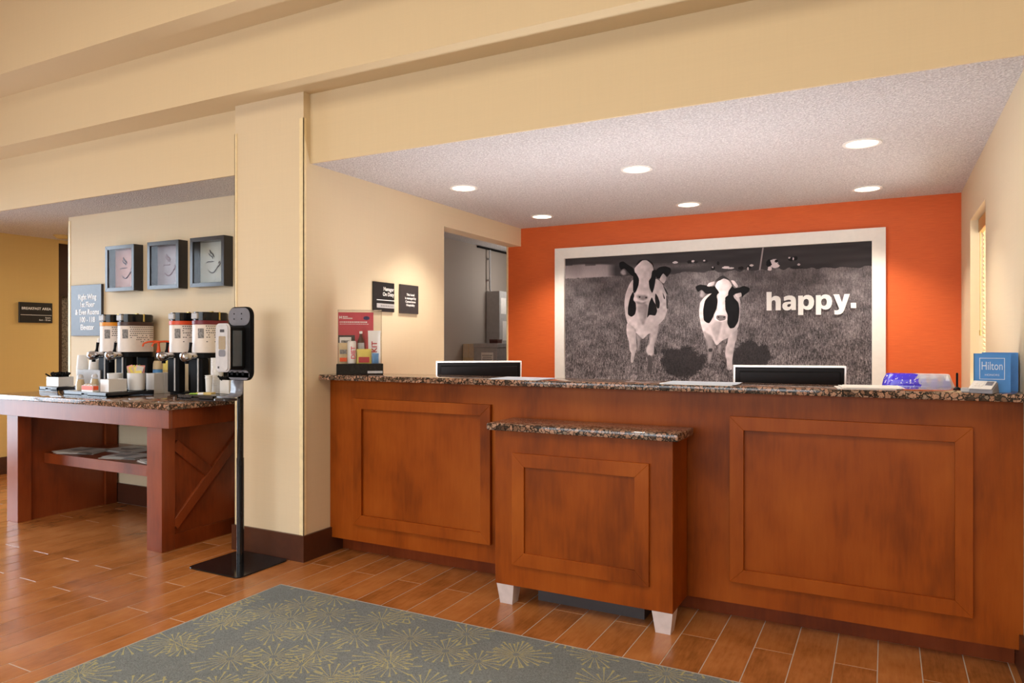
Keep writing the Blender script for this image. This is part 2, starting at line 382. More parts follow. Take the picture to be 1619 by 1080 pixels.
# ---------------------------------------------------------------- the setting
# floor: pale grout bed, wood-look tiles 155 x 940 mm, half of the columns offset
PW, PL, GAP = 0.1555, 0.94, 0.0042
fl = struct(B().box(-8.2, 2.0, -3.6, 8.4, -0.12, -0.0014).done('floor', M['grout']))
def plank_mesh(L):
    x0, x1, y0, y1 = GAP / 2, PW - GAP / 2, GAP / 2, L - GAP / 2; b = 0.0012
    o = [(x0, y0), (x1, y0), (x1, y1), (x0, y1)]; i = [(x0 + b, y0 + b), (x1 - b, y0 + b), (x1 - b, y1 - b), (x0 + b, y1 - b)]
    vs = [(x, y, -0.004) for x, y in o] + [(x, y, -0.0008) for x, y in o] + [(x, y, 0.0) for x, y in i]
    fs = [(8, 9, 10, 11)]
    for k in range(4):
        j = (k + 1) % 4; fs += [(k, j, 4 + j, 4 + k), (4 + k, 4 + j, 8 + j, 8 + k)]
    return vs, fs
cache = {}; restv, restf = [], []
def free(x, y):   # floor that nothing permanent covers and the photograph can see
    return y < 3.66 or x < -6.2
cand = []
for c in range(-34, 31):
    xl = -2.985 + c * PW
    odd = (c % 2 == 0)
    y = (2.23 if odd else 2.555) - 7 * PL
    while y < 5.2:
        ya, yb = max(y, -3.4), min(y + PL, 3.64 if xl + PW / 2 > -6.2 else 5.4)
        if yb - ya > 0.02 and xl < 1.7:
            vis = yb > 0.9 and not (-2.84 < xl + PW / 2 < 0.55 and yb < 2.82) and xl < 0.46 and math.hypot(xl, ya) > 1.0 and (yb > 0.32 * (-xl) - 0.2)
            cand.append((not vis, xl, ya, round(yb - ya, 3)))
        y += PL
cand.sort(key=lambda q: q[0]); nvis = 0
for hid, xl, ya, L in cand:
    if not hid and nvis < 300:
        nvis += 1
        if L not in cache:
            vs, fs = plank_mesh(L); me = bpy.data.meshes.new('plank'); me.from_pydata(vs, [], fs); me.materials.append(M['plank']); cache[L] = me
        o = bpy.data.objects.new('plank', cache[L]); COL.objects.link(o); o.parent = fl; o.location = (xl, ya, 0)
    else:
        vs, fs = plank_mesh(L); n = len(restv)
        restv += [(x + xl, y + ya, z) for x, y, z in vs]; restf += [tuple(a + n for a in f) for f in fs]
me = bpy.data.meshes.new('planks'); me.from_pydata(restv, [], restf); me.materials.append(M['plank'])
o = bpy.data.objects.new('planks', me); COL.objects.link(o); o.parent = fl; tag(o, kind='stuff')

ZC = 2.362   # low ceiling over desk and corridor
struct(B().box(-3.62, 0.60, 3.232, 6.12, ZC, ZC + 0.06).done('ceiling', M['popcorn']))
struct(B().box(-8.0, -3.62, 3.232, 8.2, ZC, ZC + 0.06).done('ceiling', M['popcorn']))
struct(B().box(-3.62, -2.985, 6.12, 8.2, ZC, ZC + 0.06).done('ceiling', M['popcorn']))
# stepped tray over the lobby
h = B().box(-7.78, 2.0, 3.22, 3.232, ZC, 2.80).box(-7.78, 2.0, 3.232, 3.36, ZC + 0.06, 2.80)
struct(h.done('ceiling_header', M['beam']))
struct(B().box(-7.78, 2.0, 3.00, 3.36, 2.775, 3.15).done('ceiling_step', M['beam']))
struct(B().box(-7.78, 2.0, 2.735, 3.36, 3.145, 3.82).done('ceiling_step', M['beam']))
struct(B().box(-7.9, 2.0, -3.7, 3.36, 3.80, 3.90).done('ceiling_lobby', M['beam']))
# column between coffee nook and desk, with the wall behind it
struct(B().box(-3.615, -3.045, 3.165, 3.80, 0, 2.775).done('column', M['cream']))
struct(B().box(-3.185, -3.045, 3.80, 4.677, 0, ZC + 0.05).box(-3.185, -3.045, 4.677, 6.0, 2.195, ZC + 0.05).done('wall_left', M['cream']))
struct(B().box(-6.20, -3.615, 3.66, 3.80, 0, ZC + 0.05).done('wall_coffee', M['cream']))
struct(B().box(-3.185, 0.60, 6.0, 6.12, 0, ZC + 0.05).done('wall_back', M['orange']))
# right wall with its window opening
WY0, WY1, WZ0, WZ1 = 4.60, 5.39, 1.00, 2.072
r = B().box(0.475, 0.66, 3.20, WY0, 0, ZC + 0.05).box(0.475, 0.66, WY1, 6.0, 0, ZC + 0.05).box(0.475, 0.66, WY0, WY1, 0, WZ0).box(0.475, 0.66, WY0, WY1, WZ1, ZC + 0.05).box(0.66, 2.0, 3.20, 3.36, 0, 2.80)
struct(r.done('wall_right', M['cream']))
# lobby shell behind the camera: left wall and rear wall, both glazed
LY0, LY1, LZ0, LZ1 = 0.6, 3.2, 0.08, 2.5
def wall_with_hole(name, x0, x1, y0, y1, ztop, axis, a0, a1, z0, z1, mat):
    b = B()
    if axis == 'y':
        b.box(x0, x1, y0, a0, 0, ztop).box(x0, x1, a1, y1, 0, ztop).box(x0, x1, a0, a1, 0, z0).box(x0, x1, a0, a1, z1, ztop)
    else:
        b.box(x0, a0, y0, y1, 0, ztop).box(a1, x1, y0, y1, 0, ztop).box(a0, a1, y0, y1, 0, z0).box(a0, a1, y0, y1, z1, ztop)
    return struct(b.done(name, mat))
wall_with_hole('wall_lobby_left', -7.82, -7.66, -3.6, 4.42, 3.82, 'y', LY0, LY1, LZ0, LZ1, M['yellow'])
wall_with_hole('wall_front', -7.82, 2.0, -3.72, -3.56, 3.82, 'x', -6.0, 0.8, 0.3, 2.8, M['cream'])
struct(B().box(1.84, 2.0, -3.56, 3.20, 0, 3.82).done('wall_lobby_right', M['cream']))
def glazing(name, axis, a0, a1, z0, z1, p, n):
    fr = B(); t = 0.05
    def bar(u0, u1, w0, w1):
        fr.box(p - 0.03, p + 0.03, u0, u1, w0, w1) if axis == 'y' else fr.box(u0, u1, p - 0.03, p + 0.03, w0, w1)
    bar(a0, a1, z0, z0 + t); bar(a0, a1, z1 - t, z1)
    for k in range(n + 1):
        u = a0 + (a1 - a0 - t) * k / n; bar(u, u + t, z0 + t, z1 - t)
    wf = struct(fr.done(name, M['white_paint']))
    g = B(); g.box(p - 0.004, p + 0.004, a0, a1, z0, z1) if axis == 'y' else g.box(a0, a1, p - 0.004, p + 0.004, z0, z1)
    g.done('pane', M['glass'], wf)
    return wf
glazing('window_2', 'y', LY0, LY1, LZ0, LZ1, -7.74, 2)
glazing('window_3', 'x', -6.0, 0.8, 0.3, 2.8, -3.64, 6)
# corridor beyond the coffee nook: door with a wired-glass panel, far wall
struct(B().box(-7.82, -7.66, 5.40, 8.2, 0, ZC + 0.05).box(-7.82, -7.66, 4.42, 5.40, 2.33, ZC + 0.05).box(-7.82, -3.0, 8.2, 8.3, 0, ZC + 0.05).done('wall_corridor', M['yellow']))
dr = struct(B().box(-7.80, -7.70, 4.42, 4.475, 0, 2.33).box(-7.80, -7.70, 5.345, 5.40, 0, 2.33).box(-7.80, -7.70, 4.475, 5.345, 1.78, 2.33).box(-7.80, -7.70, 4.475, 5.345, 0, 0.2).done('door_1', plain('dark_brown_door', srgb(52, 26, 14), 0.4)))
def wired():
    k = N('wired_glass'); v = k.n('ShaderNodeTexVoronoi', Scale=55.0); k.l(k.coord('Object'), v.inputs['Vector'])
    k.base(k.ramp(v.outputs['Distance'], [(0.2, (0.05, 0.042, 0.035)), (0.6, (0.20, 0.17, 0.14))])); k.set(Roughness=0.4); return k.m
B().box(-7.76, -7.74, 4.475, 5.345, 0.2, 1.78).done('door_panel', wired(), dr)
# back office behind the opening
struct(B().box(-4.12, -4.0, 3.80, 8.2, 0, ZC + 0.05).done('wall_office', M['grey_wall']))
struct(B().box(-3.105, -2.985, 6.125, 8.2, 0, ZC + 0.05).done('wall_office', M['grey_wall']))
# baseboards
BH = 0.155
struct(B().box(-3.63, -3.03, 3.15, 3.165, 0, BH).box(-3.045, -3.03, 3.165, 3.493, 0, BH).box(-3.63, -3.615, 3.165, 3.645, 0, BH).done('baseboard_column', M['baseboard']))
struct(B().box(-6.215, -3.63, 3.645, 3.66, 0, BH).done('baseboard_coffee', M['baseboard']))
struct(B().box(-7.66, -7.645, 3.2, 4.42, 0, 0.17).done('baseboard_left', M['baseboard']))
struct(B().box(0.46, 0.475, 3.19, 3.493, 0, BH).box(0.46, 1.84, 3.185, 3.20, 0, BH).done('baseboard_right', M['baseboard']))
# corner guards
for i, (gx0, gx1, gy0, gy1, top, dx) in enumerate(((-3.618, -3.598, 3.161, 3.24, 2.60, 0), (-3.075, -3.041, 3.161, 3.185, 2.62, 0), (-6.204, -6.17, 3.656, 3.70, 2.33, 0))):
    struct(B().box(gx0, gx1, gy0, gy0 + 0.006, BH, top, 0.001).box(*((gx0, gx0 + 0.006) if i != 1 else (gx1 - 0.006, gx1)), gy0, gy1, BH, top, 0.001).done('trim_%d' % (i + 1), M['guard']))
struct(B().box(-3.192, -3.18, 5.985, 6.13, 0, 2.195).done('trim_4', M['guard']))

# desk window with blind
gl = struct(B().box(0.575, 0.615, WY0, WY0 + 0.04, WZ0, WZ1).box(0.575, 0.615, WY1 - 0.04, WY1, WZ0, WZ1).box(0.575, 0.615, WY0 + 0.04, WY1 - 0.04, WZ0, WZ0 + 0.04).box(0.575, 0.615, WY0 + 0.04, WY1 - 0.04, WZ1 - 0.04, WZ1).done('window_1', M['white_paint']))
B().box(0.592, 0.598, WY0 + 0.04, WY1 - 0.04, WZ0 + 0.04, WZ1 - 0.04).done('pane', M['glass'], gl)
t = thing('window_blind', 'narrow slatted blind with a wooden valance in the window beside the orange wall', 'blind', (0.545, 5.0, WZ1))
B().box(-0.028, 0.02, -0.35, 0.375, -0.085, -0.003, 0.003).done('valance', M['valance'], t)
def slat_mat():
    k = N('translucent_slat'); k.base((0.80, 0.72, 0.56)); k.set(Roughness=0.5)
    tr = k.n('ShaderNodeBsdfTranslucent'); tr.inputs[0].default_value = (0.85, 0.75, 0.55, 1); mx = k.n('ShaderNodeMixShader'); mx.inputs[0].default_value = 0.5
    k.l(k.p.outputs[0], mx.inputs[1]); k.l(tr.outputs[0], mx.inputs[2]); k.l(mx.outputs[0], k.out.inputs[0]); return k.m
sm = slat_mat(); sl0 = None
for k in range(33):
    z = -0.10 - k * 0.0265
    if sl0 is None: sl0 = B().box(-0.012, 0.012, -0.345, 0.370, -0.001, 0.001).done('slat', sm, t, (0, 0, z)); sl0.rotation_euler = (0, 0.9, 0)
    else:
        o = sl0.copy(); COL.objects.link(o); o.location = (0, 0, z)
B().box(-0.014, 0.014, -0.345, 0.370, -0.99, -0.975, 0.002).done('bottom_rail', M['valance'], t)
B().tube([(-0.022, 0.33, -0.08), (-0.022, 0.33, -0.70)], 0.0035, 6).tube([(-0.022, 0.33, -0.70), (-0.022, 0.33, -0.735)], 0.007, 6).done('pull_cord', M['tan'], t)

# ---------------------------------------------------------------- recessed lamps over the desk
def downlight(x, y, label, watts=None):
    t = thing('recessed_light', label, 'ceiling light', (x, y, ZC), 0, 'round lamps in the ceiling over the desk')
    B().lathe([(0.098, -0.001), (0.096, -0.007), (0.080, -0.007), (0.076, -0.001)], seg=28, cap=False).done('trim_ring', M['white_paint'], t, smooth=True)
    B().lathe([(0.0, -0.0015), (0.078, -0.0015), (0.078, -0.0035), (0.0, -0.0055)], seg=28, cap=False).done('lens', M['lens'], t, smooth=True)
    d = bpy.data.lights.new('bulb', 'SPOT'); d.energy = watts; d.spot_size = math.radians(104); d.spot_blend = 0.75; d.shadow_soft_size = 0.06; d.color = (1.0, 0.90, 0.78)
    o = bpy.data.objects.new('bulb', d); COL.objects.link(o); o.parent = t; o.location = (0, 0, -0.03)
DW = 66
for x, y, l in ((-2.586, 4.22, 'round ceiling lamp nearest the manager sign wall, front row'), (-1.36, 4.25, 'middle round ceiling lamp of the front row over the desk'), (-0.114, 4.255, 'largest round ceiling lamp, front row near the right wall'),
                (-2.585, 5.49, 'round ceiling lamp by the office opening, row along the orange wall'), (-1.355, 5.535, 'middle round ceiling lamp of the row along the orange wall'), (-0.117, 5.536, 'round ceiling lamp by the window wall, row along the orange wall')):
    downlight(x, y, l, DW)
t = thing('smoke_detector', 'small round detector on the corridor ceiling above the dark door', 'detector', (-7.31, 4.25, ZC))
B().lathe([(0.0, -0.034), (0.045, -0.032), (0.062, -0.015), (0.066, 0.0)], seg=20, cap=False).done('cover', M['tan'], t, smooth=True)
B().lathe([(0.066, -0.008), (0.075, -0.008), (0.075, 0.0)], seg=20, cap=False).done('mounting_ring', M['tan'], t, smooth=True)
# warm corridor lamp (beyond the picture's left edge)
area('corridor_lamp', (-7.0, 6.2, 2.33), (0.6, 0.6), (0, 0, 0), 72, (1.0, 0.84, 0.58))

# ---------------------------------------------------------------- mural of two cows
def mural_image():
    W, H = 1400, 610
    rng = np.random.default_rng(3)
    def nz(h, w_):
        a = rng.random((h + 2, w_ + 2)); yy = np.linspace(0, h, H); xx = np.linspace(0, w_, W)
        y0 = yy.astype(int); x0 = xx.astype(int); fy = (yy - y0)[:, None]; fx = (xx - x0)[None, :]
        fy = fy * fy * (3 - 2 * fy); fx = fx * fx * (3 - 2 * fx)
        return (a[y0][:, x0] * (1 - fy) * (1 - fx) + a[y0 + 1][:, x0] * fy * (1 - fx) + a[y0][:, x0 + 1] * (1 - fy) * fx + a[y0 + 1][:, x0 + 1] * fy * fx)
    Y, X = np.mgrid[0:H, 0:W].astype(float)
    t = np.clip((Y - 100) / 500, 0, 1)
    fine = 0.5 * nz(300, 700) + 0.3 * nz(130, 420) + 0.2 * nz(60, 330)
    clump = 0.6 * nz(26, 46) + 0.4 * nz(11, 17)
    blades = nz(90, 1100) * 0.6 + nz(45, 600) * 0.4
    g = 0.43 + (clump - 0.5) * 0.20 + (fine - 0.5) * (0.16 + 0.30 * t) + (blades - 0.5) * 0.38 * (0.4 + t)
    hill = 0.285 + (nz(40, 14) - 0.5) * 0.06 - 0.03 * X / W
    edge = 98 + 6 * (nz(1, 60)[0] - 0.5) * 2 + np.where(X[0] > 837, 8 * (X[0] - 837) / 560, 0) - 0.0
    im = np.where(Y < edge[None, :], hill, g)
    pond = np.clip(1 - np.maximum(0, (X - 225) / 45), 0, 1) * np.clip((Y - 24 - 16 * nz(1, 16)) / 8, 0, 1) * np.clip((103 - Y + 6 * (blades - 0.5)) / 5, 0, 1)
    pv = 0.60 + 0.12 * (Y - 28) / 70 + (nz(2, 24) - 0.5) * 0.10 + (blades - 0.5) * 0.06 - 0.22 * ((X > 108) & (X < 165) & (Y < 42)) - 0.2 * (X < 40) * (Y < 36)
    im = im * (1 - pond) + pv * pond
    streak = ((X > 330) & (X < 760) & (Y > 42 + 0.02 * (X - 330)) & (Y < 86)) * np.clip(0.75 - np.abs(Y - 64) / 30, 0, 1) * np.clip((770 - X) / 120, 0, 1)
    im = im * (1 - streak) + (0.46 + (fine - 0.5) * 0.2) * streak
    for cx, cy, rx, ry in ((600, 520, 118, 78), (905, 490, 92, 66)):
        d = np.sqrt(((X - cx) / rx) ** 2 + ((Y - cy) / ry) ** 2) + (clump - 0.5) * 0.5 + (fine - 0.5) * 0.35
        m = np.clip((1.05 - d) / 0.14, 0, 1) * 0.82
        im = im * (1 - m) + (0.21 + (fine - 0.5) * 0.10) * m
    m = (np.abs(X - (963 - 0.143 * (Y - 3))) < 3.2) & (Y < 101); im = np.where(m, 0.62, im)
    for cx, cy, rx, ry, v in ((566, 47, 13, 6, .8), (636, 48, 14, 8, .15), (650, 45, 8, 5, .8), (664, 50, 10, 6, .2), (708, 49, 12, 7, .2), (702, 45, 5, 4, .8), (766, 61, 6, 9, .15), (743, 83, 10, 9, .12), (741, 78, 4, 3, .7),
                              (800, 82, 17, 6, .85), (822, 86, 16, 4, .8), (868, 88, 12, 8, .15), (902, 86, 10, 9, .12), (914, 78, 9, 5, .8), (898, 92, 4, 8, .75), (992, 72, 15, 17, .1), (1012, 68, 15, 13, .82), (1020, 64, 8, 6, .1), (1014, 84, 18, 11, .85), (992, 96, 9, 10, .85),
                              (1000, 62, 6, 5, .8), (1082, 58, 14, 9, .12), (1098, 56, 10, 9, .1), (1074, 52, 5, 4, .75), (1090, 57, 3, 7, .8), (1113, 84, 6, 5, .7), (1105, 96, 28, 7, .2), (1150, 92, 34, 5, .25)):
        im = np.where(((X - cx) / rx) ** 2 + ((Y - cy) / ry) ** 2 + (fine - 0.5) * 1.2 < 1, v, im)
    polys = POLYS
    def chaikin(p):
        p = np.array(p, float)
        for wt_ in (.16, .25):
            q = np.roll(p, -1, 0); p = np.stack([p * (1 - wt_) + q * wt_, p * wt_ + q * (1 - wt_)], 1).reshape(-1, 2)
        return p
    shade = nz(40, 90)
    for v, poly in polys:
        p = chaikin(poly); x0, y0 = np.floor(p.min(0)).astype(int) - 2; x1, y1 = np.ceil(p.max(0)).astype(int) + 3
        x0, y0 = max(x0, 0), max(y0, 0); x1, y1 = min(x1, W), min(y1, H)
        cov = np.zeros((y1 - y0, x1 - x0))
        for sx in (.25, .75):
            for sy in (.25, .75):
                gx = X[y0:y1, x0:x1] + sx; gy = Y[y0:y1, x0:x1] + sy; ins = np.zeros(gx.shape, bool)
                for (ax, ay), (bx, by) in zip(p, np.roll(p, -1, 0)):
                    if ay == by: continue
                    c = (ay > gy) != (by > gy); ins ^= c & (gx < (bx - ax) * (gy - ay) / (by - ay) + ax)
                cov += ins * .25
        if 0.5 < v < 0.75 and (x1 - x0) > 14:
            for ax_ in (0, 1):
                pad = [(0, 0), (0, 0)]; pad[ax_] = (5, 5); cs = np.cumsum(np.pad(cov, pad, mode='edge'), axis=ax_)
                cov = (np.take(cs, np.arange(10, 10 + cov.shape[ax_]), ax_) - np.take(cs, np.arange(0, cov.shape[ax_]), ax_)) / 10
        yy = Y[y0:y1, x0:x1]; xx = X[y0:y1, x0:x1]
        fx = (xx - x0) / max(1, x1 - x0)
        val = v + ((shade[y0:y1, x0:x1] - 0.5) * 0.12 - (fx - 0.35) * 0.20 + (fine[y0:y1, x0:x1] - .5) * .05 if v > 0.5 else (shade[y0:y1, x0:x1] - 0.5) * 0.04)
        fade = np.clip((592 + 90 * (blades[y0:y1, x0:x1] - .5) - yy) / 40, 0, 1) if v < 0.8 or v == .78 else 1.0
        cov = cov * fade
        im[y0:y1, x0:x1] = im[y0:y1, x0:x1] * (1 - cov) + val * cov
    im = np.clip(im, 0.03, 0.97) ** 1.17
    px = np.ones((H, W, 4), np.float32)
    px[..., 0] = im * 1.01 + 0.006; px[..., 1] = im * 0.955; px[..., 2] = im * 0.965 + 0.006
    img = bpy.data.images.new('mural_print', W, H); img.pixels.foreach_set(np.clip(px[::-1], 0, 1).ravel()); img.update(); img.pack()
    return img
POLYS = [
(0.80,[[360,116],[339,144],[320,191],[314,237],[320,291],[330,332],[351,362],[375,379],[406,414],[436,385],[465,374],[488,340],[512,317],[527,283],[529,225],[518,174],[500,139],[477,120]]),
(0.78,[[327,326],[325,379],[339,426],[342,467],[351,478],[345,523],[360,528],[368,485],[379,455],[373,397],[375,362]]),
(0.60,[[371,379],[382,420],[379,467],[392,472],[397,420],[406,408]]),
(0.74,[[495,334],[483,386],[468,432],[465,472],[456,495],[438,490],[424,472],[427,449],[438,437],[447,391],[441,374]]),
(0.36,[[436,484],[433,530],[429,571],[447,576],[456,559],[453,495]]),
(0.25,[[466,437],[478,472],[474,486],[464,484]]),
(0.66,[[382,239],[436,241],[429,304],[411,350],[388,304]]),
(0.10,[[360,177],[345,203],[333,256],[333,291],[351,303],[369,291],[375,268],[373,233],[360,221],[366,198]]),
(0.10,[[453,206],[438,241],[433,281],[429,310],[441,293],[471,299],[480,276],[474,247],[462,229]]),
(0.12,[[471,189],[483,207],[493,236],[490,262],[480,265],[471,241],[468,213]]),
(0.15,[[506,150],[529,186],[534,204],[520,186]]),
(0.18,[[523,202],[528,209],[531,269],[525,263]]),
(0.20,[[505,185],[518,214],[516,221],[511,216]]),
(0.16,[[373,49],[389,28],[411,24],[438,29],[456,40],[465,68],[411,66]]),
(0.86,[[379,52],[406,28],[429,29],[456,53],[462,79],[453,114],[438,130],[441,171],[438,211],[429,229],[406,237],[375,227],[360,218],[366,198],[382,175],[389,129],[369,87],[366,66]]),
(0.08,[[360,80],[375,90],[390,117],[388,146],[375,178],[365,189],[359,174],[360,128]]),
(0.08,[[455,79],[478,78],[472,120],[466,160],[455,192],[442,165],[437,130],[450,114]]),
(0.07,[[289,33],[309,28],[330,44],[360,63],[366,81],[360,107],[339,88],[315,61],[299,72],[289,54]]),
(0.68,[[309,66],[321,73],[327,94],[309,99],[293,83]]),
(0.07,[[471,83],[488,66],[518,62],[544,72],[548,89],[527,117],[515,99],[500,119],[477,120],[471,103]]),
(0.75,[[509,93],[527,120],[512,148],[488,126]]),
(0.62,[[382,196],[429,200],[437,214],[411,225],[386,217],[377,204]]),
(0.25,[[389,201],[398,204],[395,211],[388,209]]),
(0.25,[[420,206],[431,206],[429,213],[421,214]]),
(0.56,[[371,226],[406,236],[431,228],[411,243],[382,240]]),
(0.84,[[734,195],[704,214],[683,240],[678,291],[686,338],[696,374],[709,411],[739,406],[759,444],[780,421],[809,406],[839,391],[859,350],[864,300],[866,244],[859,214]]),
(0.66,[[696,369],[712,421],[717,452],[722,473],[717,519],[734,524],[740,478],[752,452],[744,421],[739,400]]),
(0.78,[[857,360],[849,406],[839,441],[834,477],[830,508],[830,551],[807,556],[805,508],[797,482],[800,451],[809,426],[812,401]]),
(0.62,[[767,441],[780,431],[782,462],[769,488]]),
(0.30,[[722,455],[742,454],[739,470],[723,470]]),
(0.74,[[754,329],[785,332],[774,380],[759,426],[749,400],[729,359]]),
(0.07,[[734,202],[706,230],[697,276],[700,323],[714,335],[727,338],[744,308],[747,297],[759,272],[765,237],[759,211],[773,191],[764,172],[739,164],[744,195]]),
(0.09,[[830,167],[814,187],[812,210],[797,219],[799,278],[809,299],[807,340],[819,363],[839,360],[857,330],[862,279],[857,244],[837,223],[834,208],[869,193],[864,176],[839,180]]),
(0.08,[[660,166],[683,156],[706,160],[744,169],[754,195],[734,200],[709,201],[691,180],[673,192]]),
(0.70,[[691,180],[709,201],[699,219],[681,211]]),
(0.08,[[824,162],[830,182],[864,176],[881,169],[907,180],[903,197],[881,212],[871,224],[871,199],[834,205],[819,192]]),
(0.82,[[837,208],[869,198],[871,216],[854,224]]),
(0.86,[[714,165],[724,150],[752,143],[747,161],[727,168]]),
(0.86,[[822,141],[839,144],[857,170],[849,178],[837,167]]),
(0.92,[[752,169],[759,149],[787,130],[814,141],[830,167],[812,192],[809,212],[797,219],[797,278],[809,299],[807,324],[780,332],[749,321],[747,297],[762,277],[765,221],[772,196]]),
(0.25,[[752,143],[769,126],[787,117],[805,128],[822,144],[792,131],[772,142]]),
(0.50,[[759,300],[802,304],[800,322],[774,329],[757,316]]),
(0.20,[[764,306],[772,308],[771,314],[764,311]]),
(0.20,[[790,308],[798,307],[796,313],[790,314]])]
k = N('mural_photo_print'); ti = k.t.nodes.new('ShaderNodeTexImage'); ti.image = mural_image(); ti.extension = 'EXTEND'
k.l(ti.outputs[0], k.p.inputs['Base Color']); k.set(Roughness=0.5); k.p.inputs['Specular IOR Level'].default_value = 0.15
t = thing('cow_mural', 'large black and white mural of two cows in a white frame on the orange wall', 'mural', (-1.34, 6.0, 1.51))
X0, X1, Z0, Z1 = -2.585 + 1.34, -.094 + 1.34, .966 - 1.51, 2.051 - 1.51
fb = B()
o_ = [(-1.338, -.64), (1.338, -.64), (1.338, .636), (-1.338, .636)]; i_ = [(X0, Z0), (X1, Z0), (X1, Z1), (X0, Z1)]
fo = []
for n_ in range(4):
    j = (n_ + 1) % 4; B().prism([o_[n_], o_[j], i_[j], i_[n_]], -0.045, -0.001, 'y', 0.0008).done('frame_rail', M['white_paint'], t)
me = bpy.data.meshes.new('print'); me.from_pydata([(X0 - .004, -.018, Z0 - .004), (X1 + .004, -.018, Z0 - .004), (X1 + .004, -.018, Z1 + .004), (X0 - .004, -.018, Z1 + .004), (X0, -.004, Z0), (X1, -.004, Z0), (X1, -.004, Z1), (X0, -.004, Z1)], [], [(0, 1, 2, 3), (4, 7, 6, 5), (0, 4, 5, 1), (1, 5, 6, 2), (2, 6, 7, 3), (3, 7, 4, 0)])
uv = me.uv_layers.new(name='uv')
for p in me.polygons:
    for li in p.loop_indices:
        v = me.vertices[me.loops[li].vertex_index].co; uv.data[li].uv = ((v.x - X0) / (X1 - X0), (v.z - Z0) / (Z1 - Z0))
me.materials.append(k.m); o = bpy.data.objects.new('print', me); COL.objects.link(o); o.parent = t
# the word: heavy white cut-out letters standing just off the print
hs = [(198,197),(272,197),(272,285),(285,268),(305,257),(330,253),(365,258),(390,275),(403,300),(406,335),(406,452),(332,452),(332,345),(328,325),(315,313),(300,311),(283,318),(274,332),(272,350),(272,452),(198,452)]
as_ = [(452,322),(450,275),(480,260),(525,252),(570,257),(605,275),(620,302),(623,340),(623,452),(560,452),(558,430),(540,446),(510,456),(475,455),(445,440),(430,412),(430,380),(445,355),(475,342),(515,338),(552,336),(552,325),(545,315),(525,310),(495,313),(468,322)]
ah = [(552,368),(520,370),(502,378),(497,392),(503,405),(520,410),(538,404),(550,390)]
ps = [(655,260),(722,260),(724,285),(740,265),(765,254),(800,252),(840,265),(868,295),(880,340),(876,385),(858,425),(828,448),(795,455),(760,450),(735,438),(728,430),(728,522),(655,522)]
ph = [(766,305),(790,310),(804,330),(806,355),(800,385),(784,402),(762,404),(742,395),(730,372),(729,345),(738,318)]
ys = [(1142,255),(1222,255),(1258,360),(1262,360),(1292,255),(1368,255),(1290,470),(1270,500),(1240,518),(1200,524),(1158,520),(1158,465),(1190,468),(1212,462),(1224,445)]
ds = [(1378,372),(1450,372),(1450,442),(1378,442)]
sh = lambda P, d: [(u + d, v) for u, v in P]
for glyph in ([hs], [as_, ah], [ps, ph], [sh(ps, 248), sh(ph, 248)], [ys], [ds]):
    cu = bpy.data.curves.new('t', 'CURVE'); cu.dimensions = '2D'; cu.fill_mode = 'BOTH'; cu.extrude = 0.004
    for P in glyph:
        sp = cu.splines.new('POLY'); sp.points.add(len(P) - 1); sp.use_cyclic_u = True
        for q, (u, v) in zip(sp.points, P): q.co = (-0.842 + (u - 198) * 0.642 / 1252 + 1.34, 1.693 - (v - 197) * 0.187 / 325 - 1.51, 0, 1)
    q = bpy.data.objects.new('t', cu); COL.objects.link(q); bpy.context.view_layer.update()
    me = bpy.data.meshes.new_from_object(q.evaluated_get(bpy.context.evaluated_depsgraph_get())); bpy.data.objects.remove(q); bpy.data.curves.remove(cu)
    me.materials.clear(); me.materials.append(M['white_ink']); me.name = 'letter'
    o = bpy.data.objects.new('letter', me); COL.objects.link(o); o.parent = t; o.location = (0, -0.027, 0); o.rotation_euler = (PI / 2, 0, 0)

# ---------------------------------------------------------------- reception desk
def panel(parent, x0, x1, z0, z1, yface, wd=0.062, out=0.024):
    """raised frame of four rails around a sunken field"""
    fr = B().ring(x0, x1, z0, z1, wd, yface - out, yface, 0.0012).done('panel_frame', M['cherry'], parent)
    B().box(x0 + wd - 0.002, x1 - wd + 0.002, yface - 0.005, yface, z0 + wd - 0.002, z1 - wd + 0.002).done('panel_field', M['cherry'], fr)
t = thing('reception_desk', 'long cherry wood reception desk front with two framed panels and a recessed base', 'desk', (-1.285, 3.393, 0))
ox = 1.285
B().box(-3.044 + ox, 0.474 + ox, 0, 0.19, 0.094, 1.067).done('body', M['cherry'], t)
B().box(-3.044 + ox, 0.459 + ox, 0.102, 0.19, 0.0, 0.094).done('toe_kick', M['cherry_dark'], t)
panel(t, -2.845 + ox, -1.898 + ox, 0.197, 0.957, 0.0)
panel(t, -0.637 + ox, 0.307 + ox, 0.197, 0.957, 0.0)
t = B().box(-1.7585, 1.7585, -0.155, 0.155, -0.016, 0.016, 0.005, 2).done('granite_countertop', M['granite'], None, (-1.286, 3.445, 1.084), True)
tag(t, 'long polished brown granite countertop on the reception desk', 'countertop')
# staff work surface behind the desk
t = thing('staff_work_surface', 'lower staff work surface hidden behind the reception desk', 'desk', (-1.285, 3.95, 0))
B().box(-1.72, 1.72, -0.36, 0.36, 0.72, 0.76, 0.004).done('desk_top', M['cherry_flat'], t)
for x in (-1.70, 0, 1.70): B().box(x - 0.018, x + 0.018, -0.34, 0.34, 0, 0.72).done('leg', M['cherry'], t)

